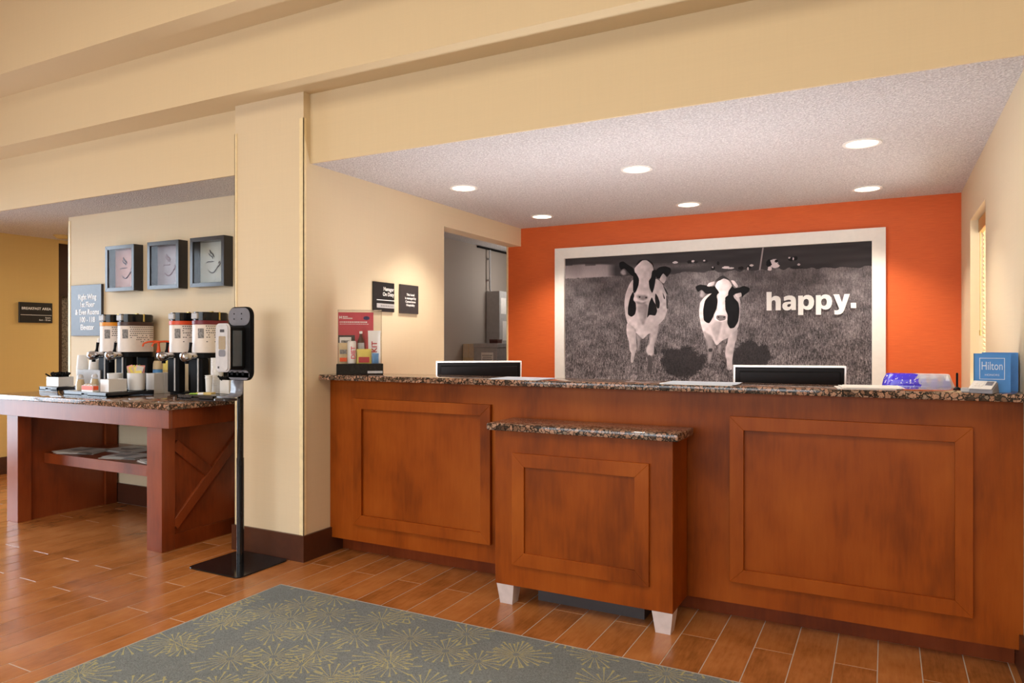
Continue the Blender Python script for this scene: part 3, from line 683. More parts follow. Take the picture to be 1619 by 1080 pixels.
# low transaction cabinet in front of the desk
t = thing('transaction_cabinet', 'low cherry wood cabinet on grey feet with a granite top, standing against the reception desk', 'cabinet', (-1.28, 3.115, 0))
ox = 1.28
B().box(-1.725 + ox, -0.832 + ox, 0, 0.250, 0.099, 0.861, 0.0015).done('body', M['cherry'], t)
panel(t, -1.624 + ox, -0.936 + ox, 0.205, 0.755, 0.0, 0.066, 0.016)
B().box(-1.757 + ox, -0.800 + ox, -0.032, 0.252, 0.8615, 0.897, 0.006, 2).done('granite_top', M['granite'], t, smooth=True)
for x in (-1.670, -0.880):
    for y in (0.045,):
        b = B(); m = bmesh.new()
        top = [(-0.047, -0.044), (0.047, -0.044), (0.047, 0.044), (-0.047, 0.044)]; bot = [(a * 0.72, c * 0.72) for a, c in top]
        lo = [m.verts.new((x + ox + a, y + c, 0)) for a, c in bot]; hi = [m.verts.new((x + ox + a, y + c, 0.099)) for a, c in top]
        m.faces.new(lo); m.faces.new(hi)
        for i in range(4): m.faces.new((lo[i], lo[(i + 1) % 4], hi[(i + 1) % 4], hi[i]))
        bmesh.ops.recalc_face_normals(m, faces=m.faces[:]); b._merge(m)
        tag(b.done('foot', M['lilac_foot'], t), 'pale grey tapered foot')

B().box(-1.55 + ox, -1.00 + ox, 0.13, 0.245, 0.0, 0.0985).done('shadow_plinth', M['ink'], t)  # near-black block added for the dark shadow under the cabinet

# ---------------------------------------------------------------- things on and behind the desk
CT = 1.1001
def monitor(x, y, rz, label):
    t = thing('computer_monitor', label, 'monitor', (x, y, 0.7605), rz, 'computer monitors behind the desk')
    tilt = Matrix.Rotation(math.radians(4), 4, 'X'); zt = 0.413
    def bx(*a, bev=0): return B().box(*a, bev=bev, M=Matrix.Translation((0, 0, 0)) @ tilt)
    bx(-0.272, 0.272, -0.004, 0.052, zt - 0.335, zt - 0.012, bev=0.003).done('housing', M['black_matte'], t)
    b = B(); T = bmesh.new()
    rm = B().ring(-0.278, 0.278, zt - 0.341, zt, 0.008, -0.010, 0.030, 0.001).done('rim', M['white'], t); rm.matrix_local = tilt
    tag(rm, 'white rim around the black back')
    bx(-0.262, 0.262, 0.0522, 0.0535, zt - 0.325, zt - 0.022).done('screen', M['black_gloss'], t)
    c = B().prism([(-0.25, zt - 0.32), (0.25, zt - 0.32), (0.25, zt - 0.03), (-0.25, zt - 0.03)], -0.016, -0.003, 'y', 0.006).done('back_cover', M['black_matte'], t); c.matrix_local = tilt
    B().box(-0.035, 0.035, -0.03, -0.005, 0.012, 0.22, 0.004).done('stand_neck', M['black'], t)
    B().box(-0.13, 0.13, -0.10, 0.10, 0, 0.013, 0.004).done('stand_base', M['black'], t)
monitor(-2.355, 4.03, math.radians(36), 'black monitor seen from behind, at the left end of the desk before the office opening')
monitor(-0.460, 4.03, math.radians(14), 'black monitor seen from behind, in front of the cow mural beside the water pack')

def sheets(x, y, rz, label, cat, n, wd, dp, mats, name='paper_stack', th=0.0016):
    t = thing(name, label, cat, (x, y, CT), rz)
    for k in range(n):
        s = random.uniform(-0.02, 0.02)
        B().box(-wd / 2 + s, wd / 2 + s, -dp / 2 + s * .4, dp / 2 + s * .4, k * th, k * th + th * 0.85, rot=random.uniform(-.03, .03), piv=(0, 0, 0)).done('sheet', M[mats[k % len(mats)]], t)
sheets(-1.72, 3.41, 0.0, 'pale blue papers lying on the counter in front of the first monitor', 'papers', 3, 0.29, 0.20, ['white_ink', 'pale_blue', 'pale_blue'])
sheets(-0.76, 3.40, 0.02, 'pale blue papers lying on the counter under the mural, beside the second monitor', 'papers', 4, 0.33, 0.20, ['white_ink', 'pale_blue'])
sheets(-0.07, 3.42, 0.15, 'white magazines lying on the counter before the water pack', 'magazines', 4, 0.22, 0.20, ['paper', 'photo_grey', 'paper'], 'magazine_pile', 0.002)

# shrink-wrapped water on the work surface
def water_case(z, label, mats, n):
    t = thing('water_pack', label, 'water pack', (0.135, 3.97, z), 0.04, 'shrink wrapped water on the staff surface')
    k = 0
    for i in range(6):
        for j in range(3):
            m = M[mats[(i * 3 + j * 5) % len(mats)] if i > 2 else mats[0]]
            b = B().lathe([(0.020, 0.001), (0.023, 0.006), (0.023, 0.11), (0.022, 0.137), (0.013, 0.162), (0.013, 0.170)], -0.122 + i * 0.0475, -0.05 + j * 0.048, 12)
            bo = b.done('bottle', m, t, smooth=True)
            B().lathe([(0.0145, 0.1705), (0.0145, 0.184), (0.0, 0.185)], -0.122 + i * 0.0475, -0.05 + j * 0.048, 10, False).done('cap', M['white'], bo)
    # crinkled film: a bulged sleeve
    g = bmesh.new(); nx, nz = 26, 10; vs = []
    rnd = random.Random(int(z * 1000))
    prof = rrect(-0.152, 0.146, -0.080, 0.076, 0.03, 3); m_ = len(prof)
    for a in range(8):
        zz = 0.0005 + 0.190 * a / 7; sc = 1 - (0.12 * max(0, a - 5) / 2)
        vs.append([g.verts.new((u * sc + rnd.uniform(-.003, .003), v * sc + rnd.uniform(-.003, .003), zz)) for u, v in prof])
    for A, C in zip(vs, vs[1:]):
        for q in range(m_): g.faces.new((A[q], A[(q + 1) % m_], C[(q + 1) % m_], C[q]))
    g.faces.new(vs[-1]); g.normal_update()
    b = B(); b._merge(g); b.done('film', M['film'], t)
def film():
    k = N('printed_film'); k.t.nodes.remove(k.p)
    c = k.coord('Object'); tr = k.n('ShaderNodeBsdfTransparent'); df = k.n('ShaderNodeBsdfDiffuse'); gl = k.n('ShaderNodeBsdfGlossy', Roughness=0.12)
    v = noise(k, k.coord('Object', (14, 14, 9)), 2.0, 3); sx = k.n('ShaderNodeSeparateXYZ'); k.l(c, sx.inputs[0])
    blue = k.math('LESS_THAN', k.math('ADD', sx.outputs[0], k.math('MULTIPLY', v, 0.12)), 0.060)
    spk = k.math('GREATER_THAN', noise(k, c, 75, 3, 0.7), 0.635)
    colr = k.mix(spk, k.mix(blue, (0.74, 0.77, 0.84), (0.045, 0.03, 0.60)), (0.72, 0.74, 0.82)); k.l(colr, df.inputs[0])
    m1 = k.n('ShaderNodeMixShader'); k.l(k.math('ADD', k.math('MULTIPLY', blue, 0.42), 0.46), m1.inputs[0]); k.l(tr.outputs[0], m1.inputs[1]); k.l(df.outputs[0], m1.inputs[2])
    m2 = k.n('ShaderNodeMixShader'); m2.inputs[0].default_value = 0.14; k.l(m1.outputs[0], m2.inputs[1]); k.l(gl.outputs[0], m2.inputs[2]); k.l(m2.outputs[0], k.out.inputs[0]); return k.m
M['film'] = film()
water_case(0.7605, 'lower blue and clear water pack, standing on the staff surface behind the desk', ['deep_blue', 'silver', 'white'], 1)
water_case(0.9530, 'blue and white water pack topping the stack behind the counter, before the orange wall', ['deep_blue', 'silver', 'white'], 2)

# gift bags and card terminal at the right end
def bag(x, y, wd, dp, h, rz, mat, label, text):
    t = thing('gift_bag', label, 'bag', (x, y, CT), rz)
    s = dp / 2
    B().box(-wd / 2, wd / 2, -s, -s + 0.002, 0, h).done('front_panel', mat, t)
    B().box(-wd / 2, wd / 2, s - 0.002, s, 0, h).done('back_panel', mat, t)
    for sx in (-1, 1):
        x0 = sx * wd / 2
        B().prism([(x0, -s + 0.002), (x0 - sx * 0.001, -s + 0.002), (x0 - sx * 0.014, 0), (x0 - sx * 0.001, s - 0.002), (x0, s - 0.002), (x0 - sx * 0.012, 0)], 0.002, h, 'z').done('side_gusset', M['bag_blue2'], t)
    B().box(-wd / 2 + .001, wd / 2 - .001, -s + 0.002, s - 0.002, 0, 0.002).done('bottom', mat, t)
    if text:
        yf = -s - 0.0006
        B().ring(-0.044, 0.040, 0.050, 0.135, 0.0022, yf - 0.0004, yf + 0.0005).done('logo_frame', M['pale_blue'], t)
        letters('Hilton', 0.046, M['pale_blue'], t, (-0.002, yf, 0.104), ext=0.0004, sx=0.62)
        letters('HONORS', 0.0105, M['pale_blue'], t, (-0.002, yf, 0.068), ext=0.0004, sx=1.1)
bag(0.372, 3.40, 0.118, 0.05, 0.152, 0.0, M['bag_blue'], 'light blue gift bag with framed white lettering at the right end of the counter', True)
bag(0.410, 3.502, 0.118, 0.05, 0.155, 0.0, M['bag_blue'], 'plain blue gift bag standing behind the lettered one, against the right wall', False)
t = thing('card_terminal', 'white and grey card terminal with a sloping top in front of the gift bag', 'terminal', (0.338, 3.322, CT), -0.45)
B().prism([(-0.040, 0.0), (0.026, 0.0), (0.012, 0.041), (-0.038, 0.014)], -0.036, 0.044, 'x', 0.002).done('body', M['grey_plastic'], t)
B().prism([(-0.040, 0.0155), (0.011, 0.0432), (0.0125, 0.0458), (-0.041, 0.0180)], -0.040, 0.040, 'x', 0.0008).done('top_plate', M['white'], t)
for kx in range(3):
    for ky in range(3):
        y0 = -0.030 + ky * 0.011; z0 = 0.0180 + (y0 + 0.041) * 0.519
        B().prism([(y0, z0), (y0 + 0.007, z0 + 0.0036), (y0 + 0.0065, z0 + 0.0052), (y0 - 0.0005, z0 + 0.0016)], -0.030 + kx * 0.012, -0.021 + kx * 0.012, 'x').done('key', M['paper'], t)
B().prism([(-0.018, 0.0302), (0.006, 0.0428), (0.0055, 0.0440), (-0.0185, 0.0314)], 0.010, 0.034, 'x').done('display', M['grey_plastic'], t)
B().box(-0.072, -0.0375, -0.030, 0.012, 0, 0.018, 0.003).done('printer_tray', M['light_grey'], t)
t = thing('desk_pen', 'thin black pen upright in a small round holder near the card terminal', 'pen', (0.262, 3.50, CT))
B().lathe([(0.014, 0), (0.014, 0.005), (0.005, 0.011), (0.0, 0.011)], seg=14, cap=False).done('holder', M['black'], t, smooth=True)
B().lathe([(0.003, 0.010), (0.0042, 0.018), (0.0042, 0.065), (0.003, 0.069), (0.0, 0.070)], seg=10, cap=False).done('barrel', M['black'], t, smooth=True)

# ---------------------------------------------------------------- acrylic snack display
AR = math.radians(40)
t = thing('acrylic_display', 'clear acrylic display box on a black base at the left end of the counter', 'display', (-2.838, 3.425, CT), AR)
WD, DP, Hh = 0.276, 0.105, 0.388
B().box(-WD / 2, WD / 2, -DP / 2, DP / 2, 0, 0.066, 0.002).done('base', M['black_gloss'], t)
B().box(0.045, WD / 2 - 0.004, -DP / 2 - 0.0012, -DP / 2 - 0.0002, 0.008, 0.022).done('base_label', M['light_grey'], t)
p = 0.003; a, c = WD / 2 - 0.008, DP / 2 - 0.008
for nm, q in (('front_sheet', (-a, a, -c, -c + p, 0.0665, Hh)), ('back_sheet', (-a, a, c - p, c, 0.0665, Hh)), ('side_sheet', (-a, -a + p, -c + p, c - p, 0.0665, Hh)), ('side_sheet', (a - p, a, -c + p, c - p, 0.0665, Hh)), ('lid_sheet', (-a, a, -c, c, Hh, Hh + p))):
    B().box(*q).done(nm, M['acrylic'], t)
R_ = Matrix.Translation((-2.838, 3.425, CT)) @ Matrix.Rotation(AR, 4, 'Z')
def inside(x, y): v = R_ @ Vector((x, y, 0)); return v.x, v.y, CT + 0.0665
t = thing('snack_poster', 'crimson snack poster card standing at the back inside the acrylic box', 'poster', inside(-0.030, 0.034), AR)
B().box(-0.098, 0.112, 0, 0.003, 0, 0.312).done('card', M['crimson'], t)
yf = -0.0008
letters('H', 0.022, M['white_ink'], t, (-0.085, yf, 0.281), bold=0.001)
for x0, x1, z in ((-0.072, -0.045, 0.285), (-0.072, -0.018, 0.275)):
    x = x0
    b = B()
    while x < x1: w_ = random.uniform(0.004, 0.009); b.box(x, x + w_, yf, -0.0001, z - 0.003, z + 0.003); x += w_ + 0.002
    b.done('small_print', M['white_ink'], t)
for z, hh in ((0.252, 0.0035), (0.240, 0.0015)):
    x = -0.090; b = B()
    while x < 0.076: w_ = random.uniform(0.004, 0.012); b.box(x, x + w_, yf, -0.0001, z - hh, z + hh); x += w_ + 0.0035
    b.done('print_line', M['white_ink'], t)
B().lathe([(0.0, 0), (0.019, 0), (0.019, 0.0008), (0, 0.0008)], seg=24, cap=False, sy=0.62).done('oval_badge', M['navy'], t).matrix_local = Matrix.Translation((0.070, -0.0001, 0.277)) @ Matrix.Rotation(PI / 2, 4, 'X')
B().box(-0.098, 0.0, -0.0012, -0.0001, 0.10, 0.172).done('dark_print', M['ink'], t)
def snack_bag(x, y, w_, h_, mat, label, band=None, rz=0, marks=None, lean=0.0):
    px_, py_, pz_ = inside(x, y)
    t = thing('snack_bag', label, 'snack', (px_, py_, pz_), AR + rz)
    g = bmesh.new(); nx, nz = 8, 8; f = {}
    for sd in (-1, 1):
        for i in range(nx + 1):
            for j in range(nz + 1):
                u, v = i / nx * 2 - 1, j / nz
                th = 0.010 * (1 - u ** 4) * (math.sin(PI * min(1, max(0, v))) ** 0.5) + 0.0008
                f[sd, i, j] = g.verts.new((u * w_ / 2 * (1 - 0.05 * math.sin(PI * v)), sd * th + lean * v, v * h_))
        for i in range(nx):
            for j in range(nz): g.faces.new((f[sd, i, j], f[sd, i + 1, j], f[sd, i + 1, j + 1], f[sd, i, j + 1]))
    for j in range(nz): g.faces.new((f[-1, 0, j], f[1, 0, j], f[1, 0, j + 1], f[-1, 0, j + 1])); g.faces.new((f[-1, nx, j], f[1, nx, j], f[1, nx, j + 1], f[-1, nx, j + 1]))
    for i in range(nx): g.faces.new((f[-1, i, nz], f[1, i, nz], f[1, i + 1, nz], f[-1, i + 1, nz])); g.faces.new((f[-1, i, 0], f[1, i, 0], f[1, i + 1, 0], f[-1, i + 1, 0]))
    bmesh.ops.recalc_face_normals(g, faces=g.faces[:])
    b = B(); b._merge(g); b.done('pouch', M[mat], t, smooth=True)
    for z0, z1, mt in band or []: B().box(-w_ * .36, w_ * .36, -0.0135 + lean * z0 / h_, -0.004 + lean * z0 / h_, z0, z1, 0.001).done('printed_band', M[mt], t)
    if marks:
        for s_, sz, zz, mt, r_ in marks: letters(s_, sz, M[mt], t, (0, -0.0140 + lean * zz / h_, zz), rot=(PI / 2, r_, 0), bold=0.0008)
    return t
snack_bag(-0.098, -0.018, 0.058, 0.125, 'straw', 'tan snack bag at the left inside the acrylic box', [(0.058, 0.085, 'photo_grey'), (0.012, 0.036, 'orange_plastic')])
snack_bag(-0.086, 0.016, 0.070, 0.160, 'paper', 'white printed snack bag behind the can, inside the acrylic box', [(0.115, 0.140, 'photo_grey')])
snack_bag(0.024, -0.024, 0.088, 0.088, 'yellow_p', 'yellow snack bag with a red panel in the acrylic box', [(0.006, 0.040, 'red')])
snack_bag(0.086, 0.010, 0.076, 0.200, 'white_ink', 'tall white snack bag with red print at the right inside the acrylic box', None, 0.0, [('KIT', 0.046, 0.100, 'red', -PI / 2)])
snack_bag(0.046, 0.020, 0.036, 0.150, 'red', 'red snack bag between the bottle and the tall white bag', None)
snack_bag(0.092, -0.024, 0.040, 0.062, 'blue_p', 'small blue snack bag at the foot of the white bag', None)
x, y, z = inside(-0.048, -0.018)
t = thing('drink_can', 'slim white drink can with pink print inside the acrylic box', 'can', (x, y, z), AR)
B().lathe([(0.0, 0.001), (0.022, 0.0), (0.0265, 0.006), (0.0265, 0.126), (0.023, 0.136), (0.022, 0.137), (0.0, 0.135)], seg=22, cap=False).done('body', M['white'], t, smooth=True)
letters('DIET', 0.036, M['crimson'], t, (0.008, -0.0268, 0.066), rot=(PI / 2, -PI / 2, 0), bold=0.0006)
x, y, z = inside(0.006, 0.008)
t = thing('soda_bottle', 'dark soda bottle with a pale label and white cap inside the acrylic box', 'bottle', (x, y, z), AR)
B().lathe([(0.0, 0.002), (0.016, 0.0), (0.0205, 0.008), (0.0205, 0.115), (0.019, 0.135), (0.009, 0.165), (0.008, 0.180), (0.0, 0.180)], seg=20, cap=False).done('body', M['cola'], t, smooth=True)
B().lathe([(0.0211, 0.085), (0.0211, 0.125)], seg=20, cap=False).done('label_wrap', M['light_grey'], t, smooth=True)
B().lathe([(0.0098, 0.181), (0.0098, 0.196), (0.0, 0.197)], seg=14, cap=False).done('cap', M['white'], t, smooth=True)

# ---------------------------------------------------------------- signs
def wall_sign(name, label, loc, w_, h_, th, mat, rot):
    t = thing(name, label, 'sign', loc); t.rotation_euler = (0, 0, rot)
    B().box(-w_ / 2, w_ / 2, -th, -0.0005, -h_ / 2, h_ / 2, 0.002).done('plate', mat, t)
    return t
LW = PI / 2   # faces +x
t = wall_sign('manager_sign', 'black wall sign with a name strip beside the office opening, the first of the two', (-3.0445, 3.913, 1.603), 0.228, 0.200, 0.014, M['sign_black'], LW)
letters('Manager\nOn Duty', 0.036, M['white_ink'], t, (0.106, -0.0148, 0.038), align='RIGHT', bold=0.0005, line=1.0, sx=0.95)
B().box(-0.082, 0.112, -0.0150, -0.0141, -0.024, -0.019).done('rule', M['white_ink'], t)
B().box(-0.082, 0.112, -0.0165, -0.0141, -0.075, -0.045, 0.0006).done('name_strip', M['light_grey'], t)
b = B(); x = -0.040
while x < 0.095: w_ = random.uniform(0.006, 0.016); b.box(x, x + w_, -0.0171, -0.0166, -0.066, -0.055); x += w_ + 0.006
b.done('worn_print', plain('faint_print', (0.26, 0.25, 0.25), 0.5), t)
t = wall_sign('hotel_sign', 'plain charcoal wall sign with four centred lines, nearer the office opening', (-3.0445, 4.205, 1.602), 0.222, 0.205, 0.014, M['sign_brown'], LW)
letters('This hotel\nis managed by\nCornerstone\nHospitality', 0.0235, M['white_ink'], t, (0.010, -0.0148, -0.004), bold=0.0003, line=1.05)
t = wall_sign('breakfast_sign', 'small black breakfast area sign on the yellow wall', (-7.6595, 4.187, 1.592), 0.322, 0.205, 0.016, M['sign_black'], LW)
letters('BREAKFAST AREA', 0.036, M['white_ink'], t, (0.146, -0.0168, 0.042), align='RIGHT', bold=0.0006)
B().box(-0.147, 0.152, -0.0172, -0.0161, -0.026, -0.022).done('rule', M['white_ink'], t)
letters('hours\n6am - 10 am', 0.0225, M['white_ink'], t, (0.142, -0.0168, -0.060), align='RIGHT', bold=0.0002, line=1.05)
t = wall_sign('wing_sign', 'tall glossy grey directional sign with white letters beside the corridor corner', (-5.922, 3.6595, 1.560), 0.415, 0.428, 0.022, M['sign_glossy'], 0.0)
letters('Right Wing\n1st Floor\n& Even Rooms\n100 - 118\nElevator', 0.062, M['white_ink'], t, (0.020, -0.0228, -0.014), bold=0.0014, line=1.02, sx=0.88)
# shadow boxes with line drawings of cups
def cup_art(x, label, pm, ink):
    t = thing('shadow_box', label, 'framed picture', (x, 3.6595, 1.8815), 0, 'shadow boxes over the coffee table')
    B().ring(-0.180, 0.180, -0.182, 0.182, 0.030, -0.082, -0.0005, 0.001).done('frame', M['frame_black'], t)
    B().box(-0.1495, 0.1495, -0.014, -0.004, -0.1515, 0.1515).done('print', M[pm], t)  # print colour carries the lobby's reflection in the glass
    B().box(-0.1495, 0.1495, -0.0755, -0.0735, -0.1515, 0.1515).done('glazing', M['picture_glass'], t)
    y = -0.017; b = B()
    def st(P, r): b.tube([(u, y, v) for u, v in P], 0, 6, [r * math.sin(PI * (k + .6) / (len(P) + .2)) + 0.0008 for k in range(len(P))])
    st([(-0.055 + 0.11 * k / 12 - 0.01, -0.075 + 0.055 * ((k - 5) / 7) ** 2) for k in range(13)], 0.0035)
    st([(0.030, -0.045), (0.055, -0.025), (0.068, -0.005), (0.058, 0.005), (0.046, -0.012)], 0.003)
    st([(-0.085, 0.000), (-0.060, 0.010), (-0.030, 0.006), (0.000, 0.010)], 0.003)
    st([(-0.045, 0.095), (-0.035, 0.075), (-0.010, 0.060), (0.000, 0.040)], 0.005)
    st([(-0.055, 0.070), (-0.040, 0.052), (-0.020, 0.045), (-0.012, 0.030)], 0.004)
    b.done('cup_drawing', M[ink], t, smooth=True)
M['frame_black'] = plain('black_frame', (0.018, 0.018, 0.022), 0.2, coat=0.1)
M['ink_plum'] = plain('plum_ink', (0.035, 0.02, 0.05), 0.6); M['ink_red'] = plain('wine_ink', (0.14, 0.02, 0.03), 0.6)
cup_art(-5.390, 'black shadow box with a rosy reflection painted in, nearest the wing sign', 'rose_reflection', 'ink_plum')
cup_art(-4.868, 'black shadow box with a mauve reflection painted in, the middle one over the coffee table', 'mauve_reflection', 'ink_red')
cup_art(-4.382, 'black shadow box with a pale sage reflection painted in, nearest the column', 'sage_reflection', 'ink')

# ---------------------------------------------------------------- rug
t = thing('entrance_rug', 'grey green entrance rug with yellow starburst pattern in front of the desk', 'rug', (-1.15, 0.75, 0))
B().box(-1.70, 1.75, -1.95, 2.045, 0.0003, 0.0095, 0.003).done('pile', M['rug'], t)
b = B()
b.box(-1.704, 1.754, 2.045, 2.051, 0.0003, 0.009, 0.001).box(-1.706, -1.700, -1.95, 2.045, 0.0003, 0.009, 0.001).box(1.750, 1.756, -1.95, 2.045, 0.0003, 0.009, 0.001)
b.done('edge_binding', plain('pale_binding', (0.42, 0.40, 0.37), 0.8), t)

# ---------------------------------------------------------------- coffee table
TX, TY = -4.785, 3.25
TT = 0.9205
t = thing('coffee_table', 'cherry wood coffee table with a granite top, braced side panels and a low shelf', 'table', (TX, TY, 0))
tab = t
B().box(-5.76 - TX, -3.81 - TX, 2.84 - TY, 3.644 - TY, 0.886, 0.920, 0.005, 2).done('granite_top', M['granite'], t, smooth=True)
ax0, ax1, ay0, ay1 = -5.735 - TX, -3.838 - TX, 2.862 - TY, 3.640 - TY
B().box(ax0, ax1, ay0, ay0 + 0.025, 0.772, 0.886, 0.001).done('apron', M['cherry_table'], t)
B().box(ax0, ax1, ay1 - 0.025, ay1, 0.772, 0.886, 0.001).done('apron', M['cherry_table'], t)
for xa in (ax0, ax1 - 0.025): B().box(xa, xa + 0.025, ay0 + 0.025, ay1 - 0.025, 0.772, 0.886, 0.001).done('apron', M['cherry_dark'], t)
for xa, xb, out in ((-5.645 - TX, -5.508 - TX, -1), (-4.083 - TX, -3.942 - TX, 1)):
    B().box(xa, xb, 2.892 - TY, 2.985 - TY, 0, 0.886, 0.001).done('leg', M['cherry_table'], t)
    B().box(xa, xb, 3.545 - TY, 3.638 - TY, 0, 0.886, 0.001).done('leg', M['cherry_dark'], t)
    pn = B().box(xa + 0.022, xb - 0.022, 2.985 - TY, 3.545 - TY, 0.0, 0.886).done('side_panel', M['cherry_table'], t)
    xo = xb if out > 0 else xa
    e0, e1 = (xo - 0.022, xo - 0.001) if out > 0 else (xo + 0.001, xo + 0.022)
    ya, yb, za, zb = 2.985 - TY, 3.545 - TY, 0.145, 0.72
    def brace(p, q, wd):
        d = Vector((q[0] - p[0], q[1] - p[1])).normalized(); nn = Vector((-d.y, d.x)) * wd / 2
        return [(p[0] + nn.x, p[1] + nn.y), (q[0] + nn.x, q[1] + nn.y), (q[0] - nn.x, q[1] - nn.y), (p[0] - nn.x, p[1] - nn.y)]
    B().prism(brace((ya - 0.0, za), (yb, zb - 0.02), 0.062), e0, e1, 'x', 0.001).done('brace', M['cherry_table'], t)
    ym, zm = (ya + yb) / 2, (za + zb - 0.02) / 2
    B().prism(brace((ya, 0.655), (ym - 0.014, zm + 0.016), 0.062), e0 + (0.001 if out < 0 else 0), e1 - (0.001 if out > 0 else 0), 'x', 0.001).done('brace', M['cherry_table'], t)
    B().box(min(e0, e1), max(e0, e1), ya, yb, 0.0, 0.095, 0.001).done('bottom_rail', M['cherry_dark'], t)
SH = 0.478
B().box(-5.508 - TX, -4.083 - TX, 3.075 - TY, 3.640 - TY, 0.455, SH).box(-5.508 - TX, -4.083 - TX, 3.075 - TY, 3.10 - TY, 0.405, 0.455).done('shelf', M['cherry_table'], t)

def newspaper(x, y, rz, w_, d_, n, label, curl=0.0):
    t = thing('newspaper', label, 'newspaper', (x, y, SH + 0.0006), rz, 'newspapers on the coffee table shelf')
    for k in range(n):
        # folded sheet: two leaves joined at a rounded fold, slightly waved
        m = bmesh.new(); rows = []
        ww, dd = w_ * random.uniform(.94, 1), d_ * random.uniform(.94, 1); ox_, oy_ = random.uniform(-.012, .012), random.uniform(-.012, .012)
        zb = k * 0.0056; path = []
        for q in range(9):
            u = -ww / 2 + ww * q / 8; path.append((u, zb + 0.003 + 0.0014 * math.sin(q * .9 + k) * (q / 8) + curl * (q / 8) ** 2))
        path.append((ww / 2 + 0.003, zb + 0.0020 + curl))
        for q in range(8, -1, -1):
            u = -ww / 2 + ww * q / 8 + (0.006 if q == 0 else 0); path.append((u, zb + 0.0007 + curl * (q / 8) ** 2))
        for yy in (-dd / 2, dd / 2): rows.append([m.verts.new((u + ox_ + yy * 0.16 * (k - 1), yy + oy_ - u * 0.12 * (k - 1), z)) for u, z in path])
        for q in range(len(path) - 1): m.faces.new((rows[0][q], rows[0][q + 1], rows[1][q + 1], rows[1][q]))
        b = B(); b._merge(m); o = b.done('folded_sheet', M['news'], t); o.data.update()
        md = o.modifiers.new('solid', 'SOLIDIFY'); md.thickness = 0.0008
    return t
def news():
    k = N('newsprint'); c = k.coord('Object')
    sx = k.n('ShaderNodeSeparateXYZ'); k.l(c, sx.inputs[0])
    ln = k.math('GREATER_THAN', k.math('SINE', k.math('MULTIPLY', sx.outputs[1], 520.0)), 0.1)
    blk = k.n('ShaderNodeTexVoronoi', Scale=9.0, distance='CHEBYCHEV'); k.l(c, blk.inputs['Vector'])
    sc = k.n('ShaderNodeSeparateColor'); k.l(blk.outputs['Color'], sc.inputs[0])
    pic = k.math('GREATER_THAN', sc.outputs[0], 0.70)
    f = k.math('ADD', k.math('MULTIPLY', ln, 0.22), k.math('MULTIPLY', pic, 0.5))
    k.base(k.mix(f, (0.84, 0.80, 0.74), (0.16, 0.15, 0.145))); k.set(Roughness=0.8); return k.m
M['news'] = news()
newspaper(-5.30, 3.235, 0.25, 0.30, 0.24, 3, 'newspapers at the left end of the low shelf', 0.0)
newspaper(-5.06, 3.45, -0.1, 0.34, 0.26, 2, 'newspapers lying back on the low shelf, between the left and middle ones')
newspaper(-4.80, 3.245, 0.15, 0.30, 0.22, 2, 'folded newspapers in the middle of the low shelf, front edge')
newspaper(-4.56, 3.44, 0.05, 0.34, 0.24, 2, 'newspapers at the back of the low shelf near its right end')
newspaper(-4.40, 3.175, -0.35, 0.26, 0.17, 3, 'bright curled newspaper at the front right of the low shelf', 0.006)

# ---------------------------------------------------------------- trays on the coffee table
def tray(x, y, rz, w_, d_, label):
    t = thing('serving_tray', label, 'tray', (x, y, TT), rz, 'shallow dark trays on the coffee table')
    hh = 0.036
    b = B()
    b.box(-w_ / 2, w_ / 2, -d_ / 2, d_ / 2, 0.010, 0.016)
    for sx in (-1, 1): b.box(min(sx * w_ / 2, sx * (w_ / 2 - 0.008)), max(sx * w_ / 2, sx * (w_ / 2 - 0.008)), -d_ / 2, d_ / 2, 0.010, hh - 0.003)
    for sy in (-1, 1):   # end walls with a hand slot
        y0, y1 = sorted((sy * d_ / 2, sy * (d_ / 2 - 0.008)))
        b.box(-w_ / 2, -0.035, y0, y1, 0.0, hh).box(0.035, w_ / 2, y0, y1, 0.0, hh).box(-0.035, 0.035, y0, y1, 0.0, 0.010).box(-0.035, 0.035, y0, y1, 0.027, hh)
    b.done('body', M['tray'], t)
    B().box(-w_ / 2 + 0.009, w_ / 2 - 0.009, -d_ / 2 + 0.009, d_ / 2 - 0.009, 0.0165, 0.034).done('insert', M['black_gloss'], t)
    return t
M['tray'] = plain('dark_tray', (0.030, 0.030, 0.036), 0.16, coat=0.4)
tray(-5.630, 3.265, 0.0, 0.235, 0.19, 'dark tray holding the stirrer box, at the left end of the coffee table')
tray(-4.850, 3.145, 0.0, 0.48, 0.350, 'widest dark tray, carrying the sugar bowl, in the middle of the coffee table')
tray(-3.925, 3.202, 0.0, 0.345, 0.172, 'dark tray with sachets behind the sanitizer stand')
TR = TT + 0.0365

